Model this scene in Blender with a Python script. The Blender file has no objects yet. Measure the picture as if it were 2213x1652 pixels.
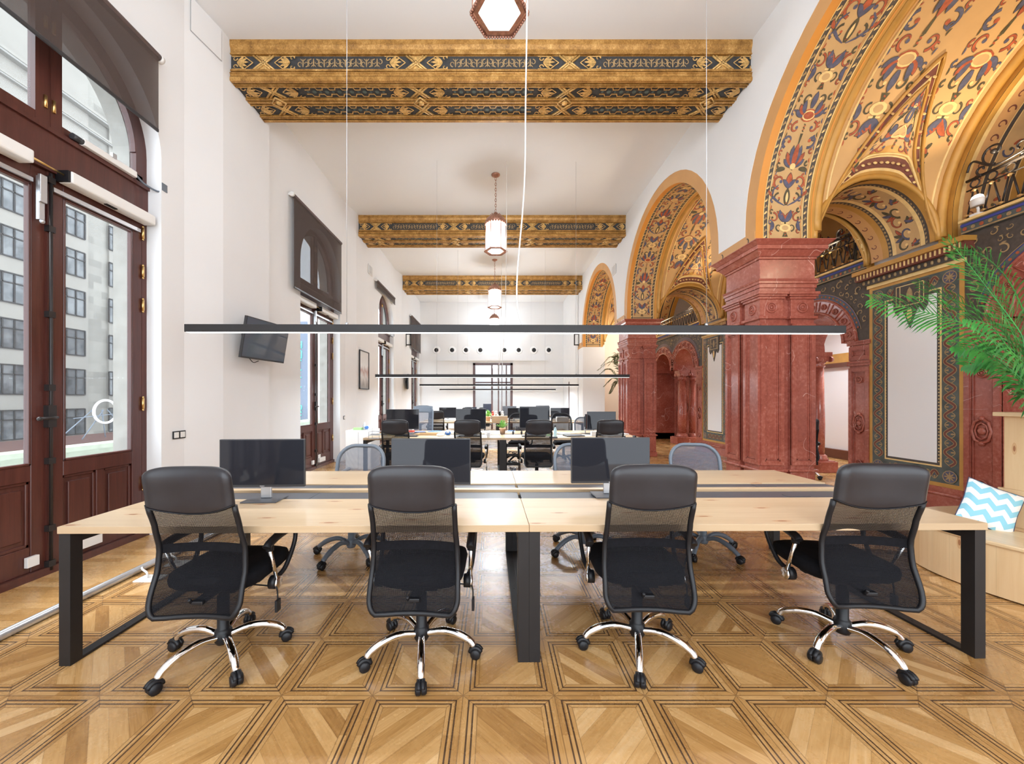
import bpy, bmesh, math, random
from math import sin, cos, pi, sqrt, radians, atan2
from mathutils import Vector, Matrix

# ---------------------------------------------------------------- camera, world, exposure
SC = bpy.context.scene
COL = SC.collection
CAMZ, FPX, VX, VY = 1.431, 830.0, 1066.0, 863.0
cam_d = bpy.data.cameras.new('camera'); cam = bpy.data.objects.new('camera', cam_d); COL.objects.link(cam)
cam.location = (0, 0, CAMZ); cam.rotation_euler = (pi/2, 0, 0)
cam_d.sensor_width = 36; cam_d.lens = FPX/2213*36
cam_d.shift_x = (1106.5-VX)/2213; cam_d.shift_y = (VY-826)/2213
cam_d.clip_start = .05; cam_d.clip_end = 300
SC.camera = cam
SC.view_settings.view_transform = 'Standard'; SC.view_settings.look = 'None'
SC.view_settings.gamma = 1; SC.view_settings.use_curve_mapping = False
SC.view_settings.exposure = 1.0
SC.cycles.max_bounces = 8; SC.cycles.diffuse_bounces = 5; SC.cycles.transparent_max_bounces = 16
SC.cycles.sample_clamp_indirect = 6; SC.cycles.caustics_reflective = False; SC.cycles.caustics_refractive = False
W = bpy.data.worlds.new('overcast_sky'); SC.world = W; W.use_nodes = True
bg = W.node_tree.nodes['Background']; bg.inputs[0].default_value = (.86, .93, 1, 1); bg.inputs[1].default_value = 2.4

def at(px, py, Y):
    return Vector(((px-VX)*Y/FPX, Y, CAMZ+(VY-py)*Y/FPX))

def lamp(name, kind, loc, energy, color=(1, 1, 1), size=.1, sy=None, rot=(0, 0, 0), spot=None):
    d = bpy.data.lights.new(name, kind); d.energy = energy; d.color = color
    if kind == 'AREA':
        d.size = size
        if sy: d.shape = 'RECTANGLE'; d.size_y = sy
    elif kind in ('POINT', 'SPOT'):
        d.shadow_soft_size = size
        if spot: d.spot_size = spot; d.spot_blend = .8
    o = bpy.data.objects.new(name, d); COL.objects.link(o); o.location = loc; o.rotation_euler = rot
    return o

# hazy daylight falling through the windows of the left wall
sun_d = bpy.data.lights.new('hazy_sun', 'SUN'); sun_d.energy = 3.2; sun_d.angle = radians(30); sun_d.color = (1, .985, .95)
sun = bpy.data.objects.new('hazy_sun', sun_d); COL.objects.link(sun)
sun.rotation_euler = Vector((.52, .10, -.85)).to_track_quat('-Z', 'Y').to_euler()

# ---------------------------------------------------------------- mesh helpers
class MB:
    def __init__(s): s.v = []; s.f = []; s.m = []; s.sm = []
    def add(s, vs, fs, mi=0, smooth=False):
        o = len(s.v); s.v += [tuple(p) for p in vs]
        for f in fs: s.f.append(tuple(i+o for i in f)); s.m.append(mi); s.sm.append(smooth)
        return s
    def box(s, x0, y0, z0, x1, y1, z1, mi=0, M=None):
        x0, x1 = sorted((x0, x1)); y0, y1 = sorted((y0, y1)); z0, z1 = sorted((z0, z1))
        vs = [Vector(p) for p in ((x0, y0, z0), (x1, y0, z0), (x1, y1, z0), (x0, y1, z0), (x0, y0, z1), (x1, y0, z1), (x1, y1, z1), (x0, y1, z1))]
        if M: vs = [M @ p for p in vs]
        return s.add(vs, [(0, 3, 2, 1), (4, 5, 6, 7), (0, 1, 5, 4), (1, 2, 6, 5), (2, 3, 7, 6), (3, 0, 4, 7)], mi)
    def tube(s, path, r, n=10, mi=0, cap=True, flat=1.0, up=None, smooth=True, closed=False):
        path = [Vector(p) for p in path]; k = len(path)
        rs = r if isinstance(r, (list, tuple)) else [r]*k
        vs = []; prev = None
        for i, p in enumerate(path):
            if closed: t = path[(i+1) % k]-path[i-1]
            else: t = path[min(i+1, k-1)]-path[max(i-1, 0)]
            if t.length < 1e-9: t = Vector((0, 0, 1))
            t.normalize()
            if prev is None:
                a = Vector(up) if up else (Vector((0, 0, 1)) if abs(t.z) < .9 else Vector((1, 0, 0)))
            else: a = prev
            b = a-t*a.dot(t)
            if b.length < 1e-6: b = Vector((1, 0, 0))-t*t.x
            b.normalize(); prev = b; c = t.cross(b)
            for j in range(n):
                q = 2*pi*j/n
                vs.append(p+b*(cos(q)*rs[i]*flat)+c*(sin(q)*rs[i]))
        fs = []
        for i in range(k if closed else k-1):
            i2 = (i+1) % k
            for j in range(n):
                j2 = (j+1) % n
                fs.append((i*n+j, i*n+j2, i2*n+j2, i2*n+j))
        s.add(vs, fs, mi, smooth)
        if cap and not closed:
            o = len(s.v)-k*n
            s.f.append(tuple(o+j for j in range(n))[::-1]); s.m.append(mi); s.sm.append(False)
            s.f.append(tuple(o+(k-1)*n+j for j in range(n))); s.m.append(mi); s.sm.append(False)
        return s
    def cyl(s, p0, p1, r0, r1=None, n=16, mi=0, smooth=True):
        return s.tube([p0, p1], [r0, r0 if r1 is None else r1], n, mi, smooth=smooth)
    def lathe(s, prof, c=(0, 0, 0), n=20, mi=0, axis='z', smooth=True, sc=(1, 1)):
        vs = []
        for (r, h) in prof:
            for j in range(n):
                q = 2*pi*j/n; a, b = r*cos(q)*sc[0], r*sin(q)*sc[1]
                p = (a, b, h) if axis == 'z' else ((h, a, b) if axis == 'x' else (a, h, b))
                vs.append((p[0]+c[0], p[1]+c[1], p[2]+c[2]))
        fs = []
        for i in range(len(prof)-1):
            for j in range(n):
                j2 = (j+1) % n; fs.append((i*n+j, i*n+j2, (i+1)*n+j2, (i+1)*n+j))
        s.add(vs, fs, mi, smooth)
        o = len(s.v)-len(prof)*n
        if prof[0][0] > 1e-4: s.f.append(tuple(o+j for j in range(n))[::-1]); s.m.append(mi); s.sm.append(False)
        if prof[-1][0] > 1e-4: s.f.append(tuple(o+(len(prof)-1)*n+j for j in range(n))); s.m.append(mi); s.sm.append(False)
        return s
    def grid(s, fn, us, vs_, mi=0, smooth=True, mf=None, close_u=False):
        nu, nv = len(us), len(vs_)
        pts = [fn(u, v) for v in vs_ for u in us]
        o = len(s.v); s.v += [tuple(p) for p in pts]
        for j in range(nv-1):
            for i in range(nu if close_u else nu-1):
                i2 = (i+1) % nu
                s.f.append((o+j*nu+i, o+j*nu+i2, o+(j+1)*nu+i2, o+(j+1)*nu+i))
                s.m.append(mf(i, j) if mf else mi); s.sm.append(smooth)
        return s
    def prism(s, poly, h0, h1, axis='z', mi=0, smooth=False):
        # poly: 2D points; axis z: (x,y); axis y: (x,z); axis x: (y,z)
        def P(a, b, h): return (a, b, h) if axis == 'z' else ((a, h, b) if axis == 'y' else (h, a, b))
        n = len(poly)
        vs = [P(a, b, h0) for a, b in poly]+[P(a, b, h1) for a, b in poly]
        s.add(vs, [tuple(range(n))[::-1], tuple(range(n, 2*n))], mi, False)
        o = len(s.v)-2*n
        for i in range(n):
            j = (i+1) % n; s.f.append((o+i, o+j, o+n+j, o+n+i)); s.m.append(mi); s.sm.append(smooth)
        return s
    def sphere(s, c, r, n=14, mi=0, sc=(1, 1, 1)):
        k = max(5, n//2)
        prof = [(sin(pi*i/k), -cos(pi*i/k)) for i in range(k+1)]
        vs = []
        for (a, h) in prof:
            for j in range(n):
                q = 2*pi*j/n; vs.append((c[0]+r*a*cos(q)*sc[0], c[1]+r*a*sin(q)*sc[1], c[2]+r*h*sc[2]))
        fs = [(i*n+j, i*n+(j+1) % n, (i+1)*n+(j+1) % n, (i+1)*n+j) for i in range(k) for j in range(n)]
        return s.add(vs, fs, mi, True)
    def build(s, name, mats, parent=None, world=False, bevel=0, seg=2, loc=None, solid=0, sub=0, fix=False):
        me = bpy.data.meshes.new(name)
        vs = s.v
        if world and parent is not None:
            Mi = Matrix.Identity(4); q = parent
            while q is not None: Mi = q.matrix_basis @ Mi; q = q.parent
            Mi = Mi.inverted(); vs = [tuple(Mi @ Vector(p)) for p in vs]
        if loc is not None: vs = [(a-loc[0], b-loc[1], c-loc[2]) for a, b, c in vs]
        me.from_pydata(vs, [], s.f)
        mats = mats if isinstance(mats, (list, tuple)) else [mats]
        for m in mats: me.materials.append(m)
        me.polygons.foreach_set('material_index', s.m); me.polygons.foreach_set('use_smooth', s.sm)
        if fix:
            bm = bmesh.new(); bm.from_mesh(me); bmesh.ops.remove_doubles(bm, verts=bm.verts, dist=1e-5)
            bmesh.ops.recalc_face_normals(bm, faces=bm.faces); bm.to_mesh(me); bm.free()
        me.update()
        o = bpy.data.objects.new(name, me); COL.objects.link(o)
        if parent is not None: o.parent = parent
        if loc is not None: o.location = loc
        if bevel:
            b = o.modifiers.new('bevel', 'BEVEL'); b.width = bevel; b.segments = seg; b.limit_method = 'ANGLE'; b.angle_limit = radians(40)
        if solid:
            b = o.modifiers.new('solid', 'SOLIDIFY'); b.thickness = solid; b.offset = 0
        if sub:
            b = o.modifiers.new('sub', 'SUBSURF'); b.levels = sub; b.render_levels = sub
        return o

def tag(o, label, cat, group=None):
    o['label'] = label; o['category'] = cat
    if group: o['group'] = group
    return o
def struct(o):
    o['kind'] = 'structure'; return o
def thing(name, label, cat, loc=(0, 0, 0), rz=0, group=None, rot=None):
    o = bpy.data.objects.new(name, None); COL.objects.link(o); o.location = loc
    o.rotation_euler = rot if rot else (0, 0, rz); o.empty_display_size = .1
    if label is not None: tag(o, label, cat, group)
    o.matrix_basis = o.matrix_basis
    return o
def room_root(name, loc):
    return struct(thing(name, None, None, loc))
def dup(o, parent=None):
    c = o.copy(); COL.objects.link(c)
    if parent is not None: c.parent = parent
    for ch in o.children: dup(ch, c)
    return c
def put(o, loc, rz, label, group=None, first=[0]):
    o.location = loc; o.rotation_euler = (0, 0, rz); o['label'] = label
    if group: o['group'] = group
    return o
def lin(a, b, n): return [a+(b-a)*i/(n-1) for i in range(n)]
def smooth_path(pts, n=6):
    P = [Vector(p) for p in pts]; out = []
    for i in range(len(P)-1):
        p0 = P[max(i-1, 0)]; p1 = P[i]; p2 = P[i+1]; p3 = P[min(i+2, len(P)-1)]
        for k in range(n):
            t = k/n
            out.append(.5*((2*p1)+(p2-p0)*t+(2*p0-5*p1+4*p2-p3)*t*t+(3*p1-p0-3*p2+p3)*t**3))
    out.append(P[-1]); return out

# ---------------------------------------------------------------- materials
class S:                       # a node socket with arithmetic
    def __init__(s, nt, k): s.nt = nt; s.k = k
    def _m(s, op, b=None, c=None):
        n = s.nt.nodes.new('ShaderNodeMath'); n.operation = op
        for i, x in enumerate((s, b, c)):
            if x is None: continue
            if isinstance(x, S): s.nt.links.new(x.k, n.inputs[i])
            else: n.inputs[i].default_value = x
        return S(s.nt, n.outputs[0])
    def __add__(s, b): return s._m('ADD', b)
    __radd__ = __add__
    def __sub__(s, b): return s._m('SUBTRACT', b)
    def __mul__(s, b): return s._m('MULTIPLY', b)
    __rmul__ = __mul__
    def __truediv__(s, b): return s._m('DIVIDE', b)
    def __lt__(s, b): return s._m('LESS_THAN', b)
    def __gt__(s, b): return s._m('GREATER_THAN', b)
    def fl(s): return s._m('FLOOR')
    def fr(s): return s._m('FRACT')
    def ab(s): return s._m('ABSOLUTE')
    def mn(s, b): return s._m('MINIMUM', b)
    def mx(s, b): return s._m('MAXIMUM', b)
    def near(s, a, w): return (s-a).ab() < w
class Mat:
    def __init__(s, name, rough=.5, metal=0, spec=.5, color=None):
        s.m = bpy.data.materials.new(name); s.m.use_nodes = True; s.nt = s.m.node_tree
        s.b = s.nt.nodes['Principled BSDF']; s.out = s.nt.nodes['Material Output']
        s.b.inputs['Roughness'].default_value = rough; s.b.inputs['Metallic'].default_value = metal
        s.b.inputs['Specular IOR Level'].default_value = spec
        if color: s.b.inputs['Base Color'].default_value = (*color, 1)
    def n(s, t, **k):
        n = s.nt.nodes.new(t)
        for a, b in k.items(): setattr(n, a, b)
        return n
    def co(s):
        if not hasattr(s, '_co'): s._co = s.n('ShaderNodeTexCoord').outputs['Object']
        return s._co
    def wpos(s): return s.n('ShaderNodeNewGeometry').outputs['Position']
    def xyz(s, v=None):
        n = s.n('ShaderNodeSeparateXYZ'); s.nt.links.new(v or s.co(), n.inputs[0]); return [S(s.nt, k) for k in n.outputs]
    def vec(s, x, y, z=0):
        n = s.n('ShaderNodeCombineXYZ')
        for i, a in enumerate((x, y, z)):
            if isinstance(a, S): s.nt.links.new(a.k, n.inputs[i])
            else: n.inputs[i].default_value = a
        return n.outputs[0]
    def noise(s, scale, detail=3, rough=.5, v=None, sc=None, dist=0):
        n = s.n('ShaderNodeTexNoise'); n.inputs['Scale'].default_value = scale; n.inputs['Detail'].default_value = detail
        n.inputs['Roughness'].default_value = rough; n.inputs['Distortion'].default_value = dist
        v = v or s.co()
        if sc:
            mp = s.n('ShaderNodeMapping'); mp.inputs['Scale'].default_value = sc; s.nt.links.new(v, mp.inputs[0]); v = mp.outputs[0]
        s.nt.links.new(v, n.inputs['Vector']); return S(s.nt, n.outputs['Fac'])
    def white(s, v):
        n = s.n('ShaderNodeTexWhiteNoise'); s.nt.links.new(v, n.inputs['Vector']); return S(s.nt, n.outputs['Value'])
    def voro(s, scale, v=None, sc=None, feature='F1'):
        n = s.n('ShaderNodeTexVoronoi'); n.feature = feature; n.voronoi_dimensions = '2D'; n.inputs['Scale'].default_value = scale
        v = v or s.co()
        if sc:
            mp = s.n('ShaderNodeMapping'); mp.inputs['Scale'].default_value = sc; s.nt.links.new(v, mp.inputs[0]); v = mp.outputs[0]
        s.nt.links.new(v, n.inputs['Vector']); return S(s.nt, n.outputs['Distance'])
    def ramp(s, f, stops):
        n = s.n('ShaderNodeValToRGB'); e = n.color_ramp.elements
        e[0].position, e[0].color = stops[0][0], (*stops[0][1], 1); e[1].position, e[1].color = stops[-1][0], (*stops[-1][1], 1)
        for p, c in stops[1:-1]: q = e.new(p); q.color = (*c, 1)
        s.nt.links.new(f.k, n.inputs[0]); return n.outputs[0]
    def mix(s, f, a, b, mode='MIX'):
        n = s.n('ShaderNodeMix'); n.data_type = 'RGBA'; n.blend_type = mode
        if isinstance(f, S): s.nt.links.new(f.k, n.inputs[0])
        else: n.inputs[0].default_value = f
        for i, x in ((6, a), (7, b)):
            if isinstance(x, tuple): n.inputs[i].default_value = (*x, 1)
            else: s.nt.links.new(x, n.inputs[i])
        return n.outputs[2]
    def base(s, c): s.nt.links.new(c, s.b.inputs['Base Color']); return s
    def rgh(s, f): s.nt.links.new(f.k, s.b.inputs['Roughness']); return s
    def bump(s, h, st=.2, d=.01):
        n = s.n('ShaderNodeBump'); n.inputs['Strength'].default_value = st; n.inputs['Distance'].default_value = d
        s.nt.links.new(h.k, n.inputs['Height']); s.nt.links.new(n.outputs[0], s.b.inputs['Normal']); return s
    def see(s, f, tint=(1, 1, 1)):      # share of see-through weave or glass
        t = s.n('ShaderNodeBsdfTransparent'); t.inputs[0].default_value = (*tint, 1); mx = s.n('ShaderNodeMixShader')
        if isinstance(f, S): s.nt.links.new(f.k, mx.inputs[0])
        else: mx.inputs[0].default_value = f
        s.nt.links.new(s.b.outputs[0], mx.inputs[1]); s.nt.links.new(t.outputs[0], mx.inputs[2]); s.nt.links.new(mx.outputs[0], s.out.inputs[0]); return s
    def emit(s, c, st):
        s.b.inputs['Emission Color'].default_value = (*c, 1); s.b.inputs['Emission Strength'].default_value = st; return s

def plain(name, c, rough=.5, metal=0, spec=.5, nz=0, nsc=8):
    m = Mat(name, rough, metal, spec, c)
    if nz:
        f = m.noise(nsc, 4)
        m.base(m.ramp(f, [(.3, tuple(max(0, x*(1-nz)) for x in c)), (.7, tuple(min(1, x*(1+nz)) for x in c))]))
    return m.m

M = {}
M['wall'] = plain('white_plaster', (.79, .79, .795), .7, nz=.015, nsc=1.2)
M['ceil'] = plain('ceiling_plaster', (.80, .81, .825), .8, nz=.01, nsc=1)
M['beige'] = plain('beige_plaster', (.86, .74, .64), .75)
M['black'] = plain('black_steel', (.017, .015, .015), .45, spec=.3, nz=.1)
M['plastic'] = plain('black_plastic', (.009, .009, .011), .42, spec=.35)
M['leather'] = plain('black_leather', (.016, .0145, .018), .38, nz=.15, nsc=14)
M['fabric'] = plain('black_fabric', (.005, .005, .007), .9, spec=.2, nz=.3, nsc=60)
M['chrome'] = plain('chrome', (.88, .88, .89), .07, 1)
M['alu'] = plain('grey_metal', (.55, .56, .58), .35, .8)
M['gplastic'] = plain('grey_blue_plastic', (.13, .155, .19), .45)
M['whiteplastic'] = plain('white_plastic', (.78, .77, .75), .4)
M['bezel'] = plain('monitor_shell', (.03, .03, .034), .35)
M['tray'] = plain('dark_tray', (.075, .077, .09), .4)
M['brass'] = plain('brass', (.75, .50, .20), .3, 1)
M['iron'] = plain('wrought_iron', (.035, .03, .03), .4, .4)
M['goldiron'] = plain('gilded_iron', (.60, .38, .15), .4, .6)
M['copper'] = plain('copper', (.42, .22, .16), .38, .75, nz=.25, nsc=30)
M['white'] = plain('white_paint', (.90, .90, .90), .5)
M['led'] = Mat('led_diffuser', .5, color=(1, 1, 1)).emit((1, .99, .97), 2.2).m
M['dark'] = plain('dark_void', (.01, .01, .012), .6)

def m_screen():
    m = Mat('monitor_screen', .035, 0, .5, (.020, .021, .027)); m.b.inputs['Specular IOR Level'].default_value = .32; return m.m
M['screen'] = m_screen()
def m_mesh(name, c, see):
    m = Mat(name, .7, 0, .12, c)
    x, y, z = m.xyz()
    g = ((x*210).fr().near(.5, .30))*((z*210).fr().near(.5, .30))
    m.see(g*see); return m.m
M['weave'] = m_mesh('black_mesh_weave', (.006, .006, .008), .62)
M['weave2'] = m_mesh('dense_black_mesh', (.005, .005, .007), .20)
M['gweave'] = m_mesh('grey_mesh_weave', (.12, .14, .18), .9)
def m_glass():
    m = Mat('window_glass', .02, 0, .5, (.6, .65, .7)); m.see(.93, (.97, .99, 1)); return m.m
M['glass'] = m_glass()
def m_blind():
    m = Mat('blind_fabric', .8, 0, .2, (.095, .070, .062)); m.see(.33); return m.m
M['blind'] = m_blind()
M['tubewood'] = plain('blind_tube_cloth', (.11, .075, .07), .7)
def m_lantern():
    m = Mat('lantern_glass', .4, color=(.9, .9, .9)).emit((1, .985, .96), 1.5); m.see(.45); return m.m
M['lantern'] = m_lantern()

def m_marble():
    m = Mat('red_marble', .24, 0, .5)
    v = m.wpos()
    a = m.noise(2.2, 6, .65, v); b = m.noise(26, 4, .6, v)
    c = m.ramp(a*.55+b*.45, [(.30, (.24, .055, .036)), (.5, (.36, .098, .066)), (.68, (.50, .18, .13))])
    w = m.noise(1.3, 2, .5, v, sc=(1, 1, .8), dist=.35); k = m.noise(1.7, 2, .5, v)
    vein = ((w-.5).ab() < .0016)*(k > .52)
    m.base(m.mix(vein*.7, c, (.72, .45, .38)))
    m.rgh(b*.2+.14); return m.m
M['marble'] = m_marble()
def m_wood(name, c0, c1, rough, sc=(1, 14, 14), knots=0, seam=0, ax='x', scale=3):
    m = Mat(name, rough)
    x, y, z = m.xyz()
    g = m.noise(scale, 5, .6, sc=sc, dist=.6); h = m.noise(scale*.35, 2, .5, sc=sc)
    f = g*.6+h*.4
    if seam:
        t = {'x': y, 'y': x, 'z': y}[ax]/seam; r = m.white(m.vec(t.fl(), 3.1, 1.7)); f = f+(r-.5)*.28
    col = m.ramp(f, [(.25, c0), (.75, c1)])
    if seam: col = m.mix((t.fr() < .012)*.5, col, tuple(q*.55 for q in c0))
    if knots:
        kv = {'x': m.vec(x*.9+3, y*3.6, 0), 'y': m.vec(y*.9, x*3.6, 0), 'z': m.vec(z*1.1, (x+y)*3.4, 0)}[ax]
        k = m.voro(knots, v=kv); col = m.mix(k._m('LESS_THAN', .075)*.40, col, (.50, .20, .06)); col = m.mix(k._m('LESS_THAN', .036)*.8, col, (.28, .09, .03))
    m.base(col); return m.m
M['pine'] = m_wood('pine_board', (.56, .39, .225), (.66, .495, .32), .30, (.7, 12, 12), 1.5, .11)
M['pinev'] = m_wood('pine_panel_upright', (.66, .44, .23), (.76, .57, .34), .45, (9, 9, .6), 1.4, .13, 'z')
M['pinetop'] = m_wood('pine_bench_top', (.66, .46, .25), (.76, .58, .36), .3, (9, .7, 9), 1.2, .12, 'y')
M['mahog'] = m_wood('mahogany', (.045, .013, .011), (.115, .035, .025), .28, (14, 14, .8))
M['mahogh'] = m_wood('mahogany_across', (.048, .014, .012), (.11, .034, .025), .28, (14, .8, 14))
M['brownwood'] = m_wood('brown_skirting', (.09, .03, .018), (.16, .055, .03), .35, (14, .8, 14))
def m_gild():
    m = Mat('gilded_carving', .42, .25)
    a = m.noise(9, 5, .65); b = m.noise(60, 3, .6)
    f = a*.6+b*.4
    m.base(m.ramp(f, [(.34, (.19, .085, .016)), (.5, (.40, .20, .045)), (.62, (.58, .33, .10)), (.72, (.78, .55, .24))]))
    m.bump(f, .5, .008); return m.m
M['gild'] = m_gild()
M['gilddark'] = plain('painted_black_green', (.035, .036, .038), .6, nz=.3, nsc=25)
M['gildline'] = plain('dull_gold_paint', (.36, .24, .11), .5, nz=.2, nsc=30)
M['gildhi'] = plain('bright_gold_carving', (.62, .38, .13), .38, .3, nz=.35, nsc=40)
M['gold'] = plain('gold_paint', (.52, .27, .055), .45, .1, nz=.10, nsc=6)
M['ochre'] = plain('ochre_band', (.60, .32, .12), .55, nz=.05, nsc=3)
M['orange'] = plain('orange_gold_band', (.66, .27, .045), .5, nz=.06, nsc=3)
M['cream'] = plain('painted_cream_field', (.56, .35, .15), .6, nz=.10, nsc=4)
M['cream2'] = plain('painted_vault_field', (.62, .37, .15), .6, nz=.08, nsc=2.5)
M['rust'] = plain('rust_paint', (.40, .085, .03), .6, nz=.3, nsc=20)
M['slate'] = plain('slate_blue_paint', (.09, .09, .145), .6, nz=.25, nsc=20)
M['olive'] = plain('olive_paint', (.085, .07, .03), .6, nz=.3, nsc=20)
M['ink'] = plain('dark_ink_paint', (.075, .06, .05), .6, nz=.2, nsc=20)
M['maroon'] = plain('maroon_paint', (.17, .048, .03), .6, nz=.2, nsc=12)
M['lightgold'] = plain('light_gold_paint', (.82, .58, .24), .5, nz=.1, nsc=12)
M['teal'] = plain('dark_teal_paint', (.085, .12, .11), .6, nz=.3, nsc=8)
M['tealgrey'] = plain('dark_grey_paint', (.085, .10, .09), .6, nz=.3, nsc=8)
M['blue'] = plain('royal_blue_paint', (.05, .06, .28), .6)
PAINT = [M[k] for k in ('cream', 'orange', 'ink', 'lightgold', 'rust', 'slate', 'olive', 'gold', 'maroon', 'ochre', 'cream2', 'teal', 'blue', 'tealgrey', 'white', 'gildline')]
CR, OR, INK, LG, RU, SL, OL, GO, MA, OC, C2, TE, BL, TG, WH, GL = range(16)

def m_floor():
    m = Mat('oak_parquet', .2, 0, .75)
    v = m.wpos(); x, y, z = m.xyz(v); s = .4385
    tx = (x+.145)/s; ty = (y-1.853)/s
    fx, fy, ix, iy = tx.fr(), ty.fr(), tx.fl(), ty.fl()
    ex = fx.mn(fx*-1+1); ey = fy.mn(fy*-1+1); e = ex.mn(ey)
    par = ((ix+iy)*.5).fr()*2
    d = (fx+fy)*par+(fx-fy)*(par*-1+1)
    dq = d*5.0+.5
    pl = dq.fl()
    side = ex._m('LESS_THAN', ey)
    inner = e > .165
    rnd_in = m.white(m.vec(ix+pl*.37, iy, pl+7)); rnd_b = m.white(m.vec(ix+side*.5+(fx > .5)*.2, iy+(fy > .5)*.3, (e > .09)*1.0+3))
    rnd = rnd_in*inner+rnd_b*(inner*-1+1)*.55+(inner*-1+1)*.1
    # grain along the planks
    g1 = m.noise(1, 5, .65, m.vec((x+y)*70, (x-y)*4.5, 0)); g2 = m.noise(1, 5, .65, m.vec((x-y)*70, (x+y)*4.5, 2)); g3 = m.noise(1, 5, .65, m.vec(x*4.5, y*75, 1)); g4 = m.noise(1, 5, .65, m.vec(x*75, y*4.5, 5))
    npar = par*-1+1; nside = side*-1+1; ninner = inner*-1+1
    g = (g1*par+g2*npar)*inner+(g4*side+g3*nside)*ninner
    f = rnd*.42+g*.55
    left = x < -2.92
    px = (y/.075).fl(); rl = m.white(m.vec(px, (x/.9+px*.37).fl(), 4))
    fl_ = rl*.35+g3*.55+.05
    f = f*(left*-1+1)+fl_*left
    big = m.noise(.55, 3, .5, v)
    f = f+(big-.5)*.18
    col = m.ramp(f, [(.18, (.29, .135, .038)), (.40, (.46, .245, .080)), (.60, (.59, .345, .135)), (.82, (.70, .47, .24))])
    dark = e.near(.068, .0085).mx(e.near(.118, .0085))*(left*-1+1)
    thin = (e.near(.165, .004)).mx(e < .005).mx((inner*((dq.fr() < .018)))).mx((ninner*(((fx-fy).ab() < .006).mx((fx+fy-1).ab() < .006))))*(left*-1+1)
    thin = thin.mx(((y/.075).fr() < .03)*left)
    col = m.mix(thin*.55, col, (.10, .045, .02)); col = m.mix(dark*.9, col, (.045, .022, .014))
    m.base(col)
    r = m.noise(2.5, 4, .6, v); r2 = m.noise(40, 3, .5, v)
    m.rgh(r*.16+r2*.08+.15); m.bump(g*.6-dark-thin, .06, .002)
    return m.m
M['floor'] = m_floor()
# ---------------------------------------------------------------- room shell
BAY = 4.72; CEIL = 6.08; XL = -3.5; XR = 3.35
WIN = [3.15+BAY*k for k in range(-1, 4)]
ARC = [3.05+BAY*k for k in range(-1, 3)]        # centres of the arcade arches on the right

def slab(name, x0, y0, z0, x1, y1, z1, m):
    return struct(MB().box(x0, y0, z0, x1, y1, z1).build(name, m))
slab('floor', -4.1, -3, -.12, 8.6, 22, 0, M['floor'])
slab('ceiling', -4.1, -3, CEIL, 8.6, 22, CEIL+.15, M['ceil'])

def pierced(mb, xa, xb, y0, y1, z0, z1, holes, mi=0, mi2=None, n=28):
    """wall between X=xa (room side) and xb with arched holes (yc, half, spring, base)"""
    mi2 = mi if mi2 is None else mi2
    cuts = [y0]
    for (yc, r, sp, bz) in holes:
        cuts += [yc-r*cos(pi*i/n) for i in range(n+1)]
    cuts.append(y1)
    def hole(a, b):
        for h in holes:
            if a >= h[0]-h[1]-1e-6 and b <= h[0]+h[1]+1e-6: return h
    def zt(h, y): return h[2]+sqrt(max(0, h[1]**2-(y-h[0])**2))
    for a, b in zip(cuts[:-1], cuts[1:]):
        if b-a < 1e-6: continue
        h = hole(a, b)
        if not h:
            mb.add([(xa, a, z0), (xa, b, z0), (xa, b, z1), (xa, a, z1)], [(0, 1, 2, 3)], mi)
            mb.add([(xb, a, z0), (xb, b, z0), (xb, b, z1), (xb, a, z1)], [(0, 1, 2, 3)], mi)
        else:
            za, zb = zt(h, a), zt(h, b)
            mb.add([(xa, a, za), (xa, b, zb), (xa, b, z1), (xa, a, z1)], [(0, 1, 2, 3)], mi)
            mb.add([(xb, a, za), (xb, b, zb), (xb, b, z1), (xb, a, z1)], [(0, 1, 2, 3)], mi)
            mb.add([(xa, a, za), (xa, b, zb), (xb, b, zb), (xb, a, za)], [(0, 1, 2, 3)], mi2, True)
            if h[3] > z0:
                mb.add([(xa, a, z0), (xa, b, z0), (xa, b, h[3]), (xa, a, h[3])], [(0, 1, 2, 3)], mi)
                mb.add([(xb, a, z0), (xb, b, z0), (xb, b, h[3]), (xb, a, h[3])], [(0, 1, 2, 3)], mi)
                mb.add([(xa, a, h[3]), (xa, b, h[3]), (xb, b, h[3]), (xb, a, h[3])], [(0, 1, 2, 3)], mi2)
    for (yc, r, sp, bz) in holes:
        for y in (yc-r, yc+r):
            mb.add([(xa, y, max(bz, z0)), (xb, y, max(bz, z0)), (xb, y, sp), (xa, y, sp)], [(0, 1, 2, 3)], mi2)
    return mb
mb = MB()
pierced(mb, XL, -3.74, -3, 18.6, 0, CEIL, [(y, .90, 3.95, 0) for y in WIN])
for k in range(-1, 3):
    y = 4.85+BAY*k; mb.prism([(XL-.01, y-.5), (XL+.0, y-.5), (XL+.09, y), (XL+.09, y+1.0), (XL-.01, y+1.0)], 0, CEIL)
mb.build('wall_left', M['wall']); struct(bpy.data.objects['wall_left'])
M['stone'] = plain('weathered_stone', (.30, .285, .255), .85, nz=.14, nsc=7)
mb = MB(); pierced(mb, -3.76, -3.93, -3, 18.6, -.12, CEIL+.1, [(y, .82, 3.95, 0) for y in WIN])
struct(mb.build('wall_outer', M['stone']))
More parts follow.
